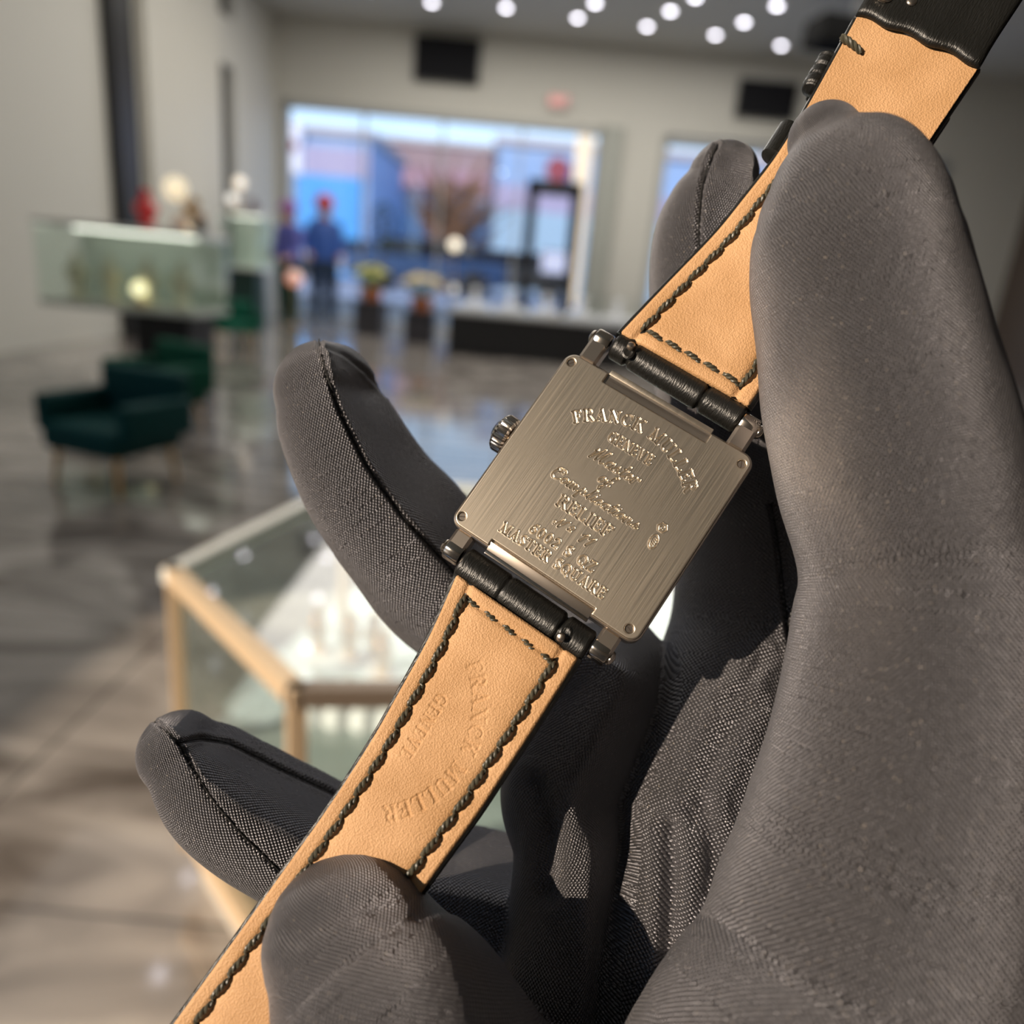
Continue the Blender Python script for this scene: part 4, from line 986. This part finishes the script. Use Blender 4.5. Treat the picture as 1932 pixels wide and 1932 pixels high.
cc, cr = circ(np.array([a_[0], -a_[1]]), np.array([b_[0], -b_[1]]), np.array([c_[0], -c_[1]]))
def cwang(p): return math.degrees(math.atan2(p[0] - cc[0], -p[1] - cc[1]))
place_arc(EMB, 'FRANCK MULLER', CAP, cc, cr - .9, cwang(a_), cwang(c_), 1.9, .12)
g0, g1_ = uvw(832, 1318), uvw(768, 1420)
mid = ((g0[0] + g1_[0]) / 2 - .7, -(g0[1] + g1_[1]) / 2); dv = np.array([g1_[0] - g0[0], -(g1_[1] - g0[1])])
place_line(EMB, 'GENEVE', CAP, mid, np.linalg.norm(dv) + 1.2, 1.6, track=.12, ang=math.atan2(dv[1], dv[0]))
def emb(x, y):
    L = strokes_sdf(x, y, EMB, .8); wear = .5 + .5 * np.sin(x * .9 + 1.3) * np.sin(y * .35 + .4)
    return -(.08 + .09 * wear) * np.clip(.35 - L / .16, 0, 1)
low_strap, low_lin = strap_body(low, watch, h=.095, emboss=emb)
def row_pts(st, t_in, q0, q1, left=True, w=.05):
    out = []
    for q_ in np.linspace(q0, q1, 60):
        _, wd = st.at(np.array(q_), np.array(0.)); t_ = t_in / wd if left else 1 - t_in / wd
        p, _ = st.at(np.array(q_), np.array(t_)); out.append((p[0], p[1], p[2] + w))
    return out
stitches(row_pts(low, 2.15, 1.6, low.L[-1] - 1), low_strap)
stitches(row_pts(low, 2.35, 2.0, low.L[-1] - 1, False), low_strap)
c0, _ = low.at(np.array(1.9), np.array(.12)); c1, _ = low.at(np.array(2.3), np.array(.87))
stitches([c0 + [0, 0, .02], (c0 + c1) / 2 + [0, 0, .12], c1 + [0, 0, .02]], low_strap, step=2.9, rad=.17, offw=-.18, gap=.15)

# upper strap
Up = [(1168, 625, 0), (1257, 531, .6), (1345.7, 438.6, 1.8), (1400, 372, 3.0), (1458, 297, 4.5), (1512.5, 214, 5.8), (1577.7, 98, 7.2), (1617.6, 25, 8.0)]
rows = []
for px_, py_, w in Up:
    u, v = uvw(px_, py_, w); rows.append((v, u + .2, 24.35 - .018 * abs(v + 5) + .22 * w, w))
up_full = Strap(rows)
up_strap, up_lin = strap_body(up_full, watch, h=.14, padq=34)
qk = up_full.L[-1]
lastr = rows[-1]
stitches(row_pts(up_full, 2.15, 1.8, 34), up_strap); stitches(row_pts(up_full, 2.2, 1.8, 34, False), up_strap)
c0, _ = up_full.at(np.array(1.9), np.array(.13)); c1, _ = up_full.at(np.array(1.9), np.array(.89))
stitches([c0 + [0, 0, .1], (c0 + c1) / 2 + [0, 0, .2], c1 + [0, 0, .1]], up_strap, step=2.9, rad=.2, offw=-.1, gap=.1)
# thick bar tack stitch near the strap end
k0, _ = up_full.at(np.array(qk - 4.6), np.array(.0)); k1, _ = up_full.at(np.array(qk - 5.6), np.array(.0))
wd_ = 18.
tk = []
for t_ in np.linspace(-.03, .17, 10):
    p, _ = up_full.at(np.array(qk - 4.3 - t_ * 3), np.array(t_)); tk.append((p[0], p[1], p[2] + .30 * math.sin(PI * min(1, max(0, (t_ + .08) / .25))) + .15))
q = MB()
P = np.array(tk); s_ = np.linspace(0, 1, 40); C = np.stack([np.interp(s_, np.linspace(0, 1, 10), P[:, k]) for k in range(3)], 1)
for s0 in (0, 2.1, 4.2):
    a = s_ * 9 + s0; Q = C + np.stack([.0 * a, .26 * np.cos(a), .26 * np.sin(a)], 1); q.tube(Q, .30 * (1 - .35 * s_), 7)
q.build('bar_tack', m_thread, up_strap, True)
# the black turned-over end above the lining, with worn flecks
endrow = [(lastr[0] + .6, lastr[1] - .2, lastr[2] + .2, lastr[3] + .55), (lastr[0] - 3, lastr[1] - .4, lastr[2], lastr[3] + 1.0), (lastr[0] - 9, lastr[1] - .8, lastr[2], lastr[3] + 2.0), (lastr[0] - 16, lastr[1] - 1, lastr[2], lastr[3] + 2.4)]
es = Strap(endrow)
Q = np.linspace(0, es.L[-1], 24); T = np.linspace(0, 1, 30); V = []; Fx = []
for q_ in Q:
    for t_ in T:
        p, _ = es.at(np.array(q_), np.array(t_)); V.append((p[0], p[1] + .25 * math.sin(t_ * 19), p[2] + .5 * math.sin(PI * t_) ** .3 - .5 * (1 - min(1, q_ / .8))))
for i in range(23):
    for j in range(29): Fx.append((i * 30 + j, (i + 1) * 30 + j, (i + 1) * 30 + j + 1, i * 30 + j + 1))
eo = link_mesh('turned_end', mesh_from(V, [f[::-1] for f in Fx]), m_black_leather, up_strap); sm = eo.modifiers.new('t', 'SOLIDIFY'); sm.thickness = 1.6; sm.offset = -1
p, _ = es.at(np.array(3.0), np.array(.12))
q = MB(); q.ball((p[0], p[1], p[2] + .5), 1.0, (1.2, .8, .5), 12); q.ball((p[0] + 3.5, p[1] + .9, p[2] + .6), .7, (1, 1, .4), 12)
q.build('buckle_tongue', m_pol2, up_strap, True)
# rolled keepers peeping out at the left edge
def keeper(px0, py0, px1, py1, w, r, wr):
    a = uvw(px0, py0, w - 2.2); b_ = uvw(px1, py1, w - 2.2)
    A = Vector((a[0], -a[1], w - 2.2)); B = Vector((b_[0], -b_[1], w - 2.2)); d = (B - A).normalized()
    q = MB(); pts = []; rd = []
    for k in range(33):
        t_ = k / 32; pts.append(A.lerp(B, t_)); rd.append(r * (math.sin(PI * min(.5, max(.04, min(t_, 1 - t_) * 5)))) * (1 + wr * math.sin(t_ * 40) * math.sin(t_ * 13)))
    q.tube(pts, rd, 20)
    q.box((A + B) / 2 + Vector((9, 0, -1.2)), (18, (B - A).length * .9, 1.2), bevel=.3)
    q.build('strap_keeper', m_black_leather, up_strap, True)
keeper(1452, 303, 1494, 237, 5.2, 1.55, 0.0)
keeper(1526, 176, 1566, 106, 7.0, 1.35, .09)

# padded strap ends round the spring bars
def roll(v0, v1, w, r, u0, u1, creases, name='strap_end'):
    q = MB(); pts = []; rd = []
    for k in range(161):
        t_ = k / 160; u = u0 + (u1 - u0) * t_; v = v0 + (v1 - v0) * t_
        rr = r * (1 - .25 * max(0, 1 - min(t_, 1 - t_) * 40) ** 2)
        for c_, dp in creases: rr -= dp * math.exp(-((u - c_) / .28) ** 2)
        pts.append((u, -v, w)); rd.append(rr)
    q.tube(pts, rd, 40)
    bm = q.bm
    for vv in bm.verts: vv.co.z = w + (vv.co.z - w) * .92
    return q.build(name, m_black_leather, watch, True)
roll(-4.45, -4.05, -1.9, 2.05, 4.35, 24.4, [(18.6, .5), (7.2, .45)])
roll(32.35, 32.35, -1.9, 2.35, 4.35, 24.3, [(11.2, .22), (20.0, .5)])
for (px_, py_, w, dv_) in ((1191, 652, .75, 1), (1058, 1203, .75, -1)):
    u, v = uvw(px_, py_, w)
    MB().lathe([(.34, -1.6), (.34, -.5), (.52, -.45), (.56, -.1), (.5, .22), (.3, .34), (0, .36)], (u, -v, w), seg=20, axis=Matrix.Rotation(math.radians(-25 * dv_), 4, 'X')).build('spring_bar_pin', m_pol2, watch, True)
    MB().lathe([(.75, -.5), (.85, -.1), (.6, .02), (.45, -.05)], (u + .1, -v - .9 * dv_, w - .4), seg=18).build('pin_slot', m_black_leather, watch, True)
# ================================================================== THE GLOVED HAND
# every row: pixel x, pixel y of the limb's centre line in the photograph, its distance (mm) and radius (mm)
TUBES = {
 'index': ([(1365, 335, 113, 5.3), (1352, 385, 114, 7.4), (1335, 470, 116, 8.6), (1333, 580, 118, 8.8), (1345, 720, 119.5, 9.2), (1385, 850, 121.5, 9.9), (1430, 960, 122.5, 12.2),
            (1440, 1100, 123, 14.2), (1425, 1220, 121, 14.2), (1385, 1360, 116, 14.5), (1345, 1500, 112.5, 14.5), (1290, 1700, 110, 15), (1235, 1932, 107.5, 16), (1140, 2250, 108, 18), (1120, 2600, 108, 22)], [(25, .93)]),
 'middle': ([(618, 741, 112.5, 7.9), (642, 800, 112.5, 9.2), (700, 912, 113.5, 10.4), (772, 1002, 115.5, 11.4), (860, 1105, 119, 12.0), (1000, 1190, 119.5, 12.0), (1150, 1285, 115, 11.2),
             (1118, 1390, 110.5, 10.3), (1070, 1490, 108, 9.7), (1094, 1600, 107, 9.7), (1090, 1750, 106, 10), (1085, 1932, 105, 11.5), (1110, 2250, 112, 18), (1120, 2600, 110, 22)], [(56, .62)]),
 'ring': ([(342, 1419, 105.5, 5.9), (382, 1452, 106, 7.7), (438, 1500, 107, 8.9), (520, 1552, 108.5, 9.6), (640, 1612, 111, 9.9), (770, 1660, 114, 10.1), (930, 1692, 115, 10.0), (1040, 1760, 114, 10.5), (1090, 1932, 113, 12), (1120, 2250, 112, 17), (1120, 2600, 110, 21)], [(50, .60)]),
 'pinky': ([(664, 1779, 88.5, 10.2), (698, 1855, 86.5, 11.8), (745, 1940, 84, 13.4), (830, 2080, 86, 14.5), (950, 2250, 95, 16), (1080, 2600, 106, 20)], []),
 'thumb': ([(1557, 263, 92.3, 4.4), (1572, 300, 91.7, 7.2), (1592, 350, 90.6, 9.6), (1603, 410, 90, 11.0), (1608, 480, 90, 12.0), (1628, 600, 90, 12.6), (1655, 740, 89.5, 13.4), (1693, 900, 88.5, 13.7), (1733, 1060, 87.5, 13.4),
            (1741, 1180, 86.5, 14.3), (1728, 1400, 85.5, 15.8), (1695, 1600, 85, 17.2), (1662, 1750, 84.5, 18.4), (1618, 1932, 84, 19.9), (1520, 2150, 80, 21), (1360, 2400, 92, 23), (1220, 2650, 104, 25)], []),
}
def tube_cv(rows, cuts, seg=56, nres=14):
    rows = np.array(rows, float)
    P = np.array([cv(*r[:3]) for r in rows]); A = crom(np.hstack([P, rows[:, 3:4]]), nres)
    C, R = A[:, :3], A[:, 3]
    T = np.gradient(C, axis=0); T /= np.linalg.norm(T, axis=1)[:, None]
    V, S_ = [], []
    d0 = 0; arc = np.concatenate([[0], np.cumsum(np.linalg.norm(np.diff(C, axis=0), axis=1))])
    # rounded caps: extra rings before and after
    rings = []
    for k in range(7): a = (PI / 2) * (1 - (k + .5) / 7); rings.append((C[0] - T[0] * R[0] * math.sin(a), T[0], R[0] * math.cos(a), -R[0] * math.sin(a), (.2 + .55 * k / 7)))
    for i in range(len(C)): rings.append((C[i], T[i], R[i], arc[i], min(1, .75 + arc[i] / 6)))
    fr = []
    for c, t_, r, s_, cf in rings:
        view = -c / np.linalg.norm(c); vv = view - t_ * (view @ t_); vv /= np.linalg.norm(vv); rt = np.cross(vv, t_); fr.append((c, t_, r, s_, vv, rt))
        for k in range(seg):
            th = 2 * PI * k / seg; rr = r
            for ph, cc_ in cuts:
                dth = math.cos(th - math.radians(ph)); cc2 = 1 - (1 - cc_) * cf
                if dth > 0: rr = min(rr, cc2 * r / max(dth, 1e-3))
            V.append(c + rr * (math.cos(th) * vv + math.sin(th) * rt))
    n_ = len(rings); Fc = [(i * seg + k, i * seg + (k + 1) % seg, (i + 1) * seg + (k + 1) % seg, (i + 1) * seg + k) for i in range(n_ - 1) for k in range(seg)]
    Fc += [tuple(range(seg - 1, -1, -1)), tuple((n_ - 1) * seg + k for k in range(seg))]
    return V, Fc, fr
Va, Fa, FR = [], [], {}
for nm, (rows, cuts) in TUBES.items():
    V, Fc, fr = tube_cv(rows, cuts); o = len(Va); Va += list(V); Fa += [tuple(i + o for i in f) for f in Fc]; FR[nm] = fr
# heel of the hand and wrist, below the picture
def blob(c, r, sc):
    q = MB().ball((0, 0, 0), r, sc, 32); o = len(Va)
    for v in q.bm.verts: Va.append(np.array(v.co) + c)
    q.bm.verts.ensure_lookup_table()
    for f in q.bm.faces: Fa.append(tuple(v.index + o for v in f.verts))
    q.bm.free()
blob(cv(1150, 2350, 112), 30, (1.15, 1.1, .62)); blob(cv(1130, 2750, 112), 28, (1.1, 1.6, .75)); blob(cv(1300, 2250, 104), 22, (1.2, 1.1, .8))
me = mesh_from(Va, Fa); tmp = bpy.data.objects.new('tmp', me); COL.objects.link(tmp)
md = tmp.modifiers.new('r', 'REMESH'); md.mode = 'VOXEL'; md.voxel_size = .42; md.adaptivity = 0
ms = tmp.modifiers.new('s', 'SMOOTH'); ms.factor = .5; ms.iterations = 4
dg = bpy.context.evaluated_depsgraph_get(); hm = bpy.data.meshes.new_from_object(tmp.evaluated_get(dg)); bpy.data.objects.remove(tmp)
nv = len(hm.vertices); co = np.empty(nv * 3, np.float32); hm.vertices.foreach_get('co', co); co = co.reshape(-1, 3).astype(float)
no_ = np.empty(nv * 3, np.float32); hm.vertices.foreach_get('normal', no_); no_ = no_.reshape(-1, 3).astype(float)
names_ = list(FR); samp = []
for i, nm in enumerate(names_):
    for j in range(0, len(FR[nm]), 2): c, t_, r, s_, vv, rt = FR[nm][j]; samp.append((i, *c, *t_, max(r, 4), s_, *vv, *rt))
samp = np.array(samp); best = np.full(nv, 1e9); bi = np.zeros(nv, int)
for a in range(0, nv, 20000):
    D = np.linalg.norm(co[a:a + 20000, None] - samp[None, :, 1:4], axis=2) / samp[None, :, 7]; bi[a:a + 20000] = D.argmin(1)
sv = samp[bi]; part = sv[:, 0].astype(int); off = co - sv[:, 1:4]
vlen = sv[:, 8] + (off * sv[:, 4:7]).sum(1); th = np.arctan2((off * sv[:, 12:15]).sum(1), (off * sv[:, 9:12]).sum(1))
pxy = np.stack([co[:, 0] / co[:, 2] * F_PX + C_PX, co[:, 1] / co[:, 2] * F_PX + C_PX], 1)
facing = (no_ * (-co / np.linalg.norm(co, axis=1)[:, None])).sum(1) > -.15
# sewn seams and folds: finger, line, half width (px), depth (mm)
SEAMS = [
 ('middle', [(602, 640), (606, 665), (614, 700), (640, 775), (690, 876), (760, 975), (840, 1060), (900, 1130), (960, 1200)], 4, .45),
 ('middle', [(618, 655), (650, 668), (690, 700), (730, 745)], 4, .3),
 ('ring', [(292, 1362), (318, 1382), (338, 1401), (361, 1444), (400, 1509), (459, 1578), (518, 1633), (570, 1690)], 4, .5),
 ('ring', [(338, 1401), (380, 1391), (433, 1401), (524, 1447), (622, 1493), (720, 1545)], 4.5, .45),
 ('index', [(1353, 272), (1335, 312), (1324, 350), (1319, 400), (1317, 450), (1322, 500)], 4.5, .75),
 ('index', [(1455, 950), (1465, 1000), (1473, 1060), (1480, 1120), (1486, 1170), (1497, 1230), (1500, 1290)], 7, 1.0),
 ('pinky', [(548, 1760), (610, 1728), (665, 1704), (712, 1698)], 30, .6),
 ('index', [(1262, 1560), (1266, 1680), (1262, 1800), (1255, 1932)], 16, 1.6),
 ('index', [(1405, 1330), (1350, 1420), (1300, 1560)], 22, .8),
 ('middle', [(1010, 1480), (1040, 1560), (1030, 1680)], 20, 1.0),
 ('index', [(1330, 1520), (1350, 1620), (1345, 1740)], 18, .9),
 ('index', [(1440, 1240), (1400, 1300), (1360, 1330)], 14, .5),
]
for nm, line, wpx, dp in SEAMS:
    pid = names_.index(nm); m = facing & (part == pid); L = np.array(line, float)
    x, y = pxy[m, 0], pxy[m, 1]; d = np.full(x.shape, 1e9)
    for a, b_ in zip(L, L[1:]):
        ab = b_ - a; t_ = np.clip(((x - a[0]) * ab[0] + (y - a[1]) * ab[1]) / (ab @ ab), 0, 1); d = np.minimum(d, np.hypot(x - a[0] - t_ * ab[0], y - a[1] - t_ * ab[1]))
    fade = np.clip((wpx * 3.2 - d) / wpx, 0, 1)
    g = fade * dp * (-np.exp(-(d / wpx) ** 2) + (.28 * np.exp(-((d - 2.1 * wpx) / (1.1 * wpx)) ** 2)))
    co[m] += no_[m] * g[:, None]
# soft irregularity of the cloth
co += no_ * (.10 * np.sin(co[:, 0:1] * .55 + 1) * np.sin(co[:, 1:2] * .43) * np.sin(co[:, 2:3] * .5 + 2))
hm.vertices.foreach_set('co', co.astype(np.float32).ravel())
# weave coordinates per face corner from the finger each face belongs to
nl = len(hm.loops); lv = np.empty(nl, np.int32); hm.loops.foreach_get('vertex_index', lv)
ls = np.empty(len(hm.polygons), np.int32); hm.polygons.foreach_get('loop_start', ls); lt = np.empty(len(hm.polygons), np.int32); hm.polygons.foreach_get('loop_total', lt)
fi = np.repeat(np.arange(len(ls)), lt); lead = lv[ls][fi]
rad = {'index': 10., 'middle': 10.5, 'ring': 9.6, 'pinky': 12., 'thumb': 13.}; rv = np.array([rad[k] for k in names_])
pl = part[lead]; offl = co[lv] - samp[bi[lead], 1:4]; sl = samp[bi[lead]]
thl = np.arctan2((offl * sl[:, 12:15]).sum(1), (offl * sl[:, 9:12]).sum(1)); thd = th[lead]
thl = np.where(thl - thd > PI, thl - 2 * PI, np.where(thl - thd < -PI, thl + 2 * PI, thl))
vl = sl[:, 8] + (offl * sl[:, 4:7]).sum(1)
uvl = hm.uv_layers.new(name='weave'); uvl.data.foreach_set('uv', np.stack([thl * rv[pl] * .1, vl * .1], 1).astype(np.float32).ravel())

def glove_material():
    m = mat('black_microfibre', (.01, .01, .01), .50, 0, 1.0)
    n, l = m.node_tree.nodes, m.node_tree.links; b = bsdf(m)
    b.inputs['IOR'].default_value = 1.72; b.inputs['Sheen Weight'].default_value = .12; b.inputs['Sheen Roughness'].default_value = .42; b.inputs['Sheen Tint'].default_value = (.95, .94, 1, 1); b.inputs['Specular Tint'].default_value = (.93, .92, 1, 1)
    uv = n.new('ShaderNodeUVMap'); uv.uv_map = 'weave'; sp = n.new('ShaderNodeSeparateXYZ'); l.new(uv.outputs[0], sp.inputs[0])
    def M(op, a, bb=None, c=None):
        k = n.new('ShaderNodeMath'); k.operation = op
        for i, v in enumerate((a, bb, c)):
            if v is None: continue
            if isinstance(v, (int, float)): k.inputs[i].default_value = v
            else: l.new(v, k.inputs[i])
        return k.outputs[0]
    fu, fv = 2 * PI * 10 / .52, 2 * PI * 10 / .62
    A = M('SINE', M('MULTIPLY', sp.outputs['X'], fu)); B = M('SINE', M('MULTIPLY', sp.outputs['Y'], fv))
    cu = M('COSINE', M('MULTIPLY', sp.outputs['X'], fu / 2)); cw = M('COSINE', M('MULTIPLY', sp.outputs['Y'], fv / 2))
    lat = M('MULTIPLY', M('ABSOLUTE', M('ADD', M('MULTIPLY', cu, cw), 0.0)), 1.0)
    su = M('SINE', M('MULTIPLY', sp.outputs['X'], fu / 2)); sw = M('SINE', M('MULTIPLY', sp.outputs['Y'], fv / 2))
    lat2 = M('ABSOLUTE', M('MULTIPLY', su, sw))
    h = M('MAXIMUM', lat, lat2)
    tc = n.new('ShaderNodeTexCoord'); no = n.new('ShaderNodeTexNoise'); no.inputs['Scale'].default_value = 1.1; no.inputs['Detail'].default_value = 6; l.new(tc.outputs['Object'], no.inputs['Vector'])
    hh = M('ADD', h, M('MULTIPLY', no.outputs['Fac'], .8))
    bp = n.new('ShaderNodeBump'); bp.inputs['Strength'].default_value = 1.0; bp.inputs['Distance'].default_value = .00026
    l.new(hh, bp.inputs['Height']); l.new(bp.outputs[0], b.inputs['Normal'])
    # lint, and sparkle put into the base colour as pale specks
    vo = n.new('ShaderNodeTexVoronoi'); vo.inputs['Scale'].default_value = 1.5; l.new(tc.outputs['Object'], vo.inputs['Vector'])
    sm = M('LESS_THAN', vo.outputs['Distance'], .10)
    n2 = n.new('ShaderNodeTexWhiteNoise'); n2.noise_dimensions = '3D'; l.new(vo.outputs['Position'], n2.inputs['Vector'])
    sm = M('MULTIPLY', sm, M('GREATER_THAN', n2.outputs['Value'], .45))
    mx = n.new('ShaderNodeMix'); mx.data_type = 'RGBA'; l.new(sm, mx.inputs['Factor']); mx.inputs['B'].default_value = (.35, .30, .24, 1)
    yr = n.new('ShaderNodeValToRGB'); yr.color_ramp.elements[0].position = .25; yr.color_ramp.elements[1].position = .85; yr.color_ramp.elements[0].color = (.002, .002, .002, 1); yr.color_ramp.elements[1].color = (.026, .024, .0235, 1)
    l.new(h, yr.inputs[0]); l.new(yr.outputs[0], mx.inputs['A'])
    l.new(mx.outputs['Result'], b.inputs['Base Color'])
    return m
m_glove = glove_material()
hm.materials.clear()
HMX = frame_matrix(np.zeros(3), np.array([1., 0, 0]), np.array([0, 1., 0]), np.array([0, 0, 1.]))
hand = link_mesh('gloved_hand', hm, m_glove); hand.matrix_world = HMX
tag(hand, 'right hand in a black microfibre glove holding the watch by its strap', 'hand')
# seam threads: dark stitched lines lying in the seam channels
m_seam = mat('seam_thread', (.006, .006, .006), .8)
def seam_thread(nm, line):
    pid = names_.index(nm); idx = np.where(facing & (part == pid))[0]; P = []
    L = np.array(line, float); d = np.concatenate([[0], np.cumsum(np.linalg.norm(np.diff(L, axis=0), axis=1))])
    for s_ in np.arange(0, d[-1], 10.0):
        x, y = np.interp(s_, d, L[:, 0]), np.interp(s_, d, L[:, 1]); dd = np.hypot(pxy[idx, 0] - x, pxy[idx, 1] - y); k = dd.argmin()
        if dd[k] < 12: 
            dep = co[idx[np.argsort(dd)[:10]], 2].mean(); P.append(cv(x, y, dep + .02))
    if len(P) < 4: return
    P = np.array(P)
    for _ in range(4): P[1:-1] = (P[:-2] + P[1:-1] * 2 + P[2:]) / 4
    MB().tube(P, [.09 + .04 * (i % 2) for i in range(len(P))], 6).build('glove_seam', m_seam, hand, True)
for k in (0, 2, 3, 4, 5): seam_thread(*SEAMS[k][:2])
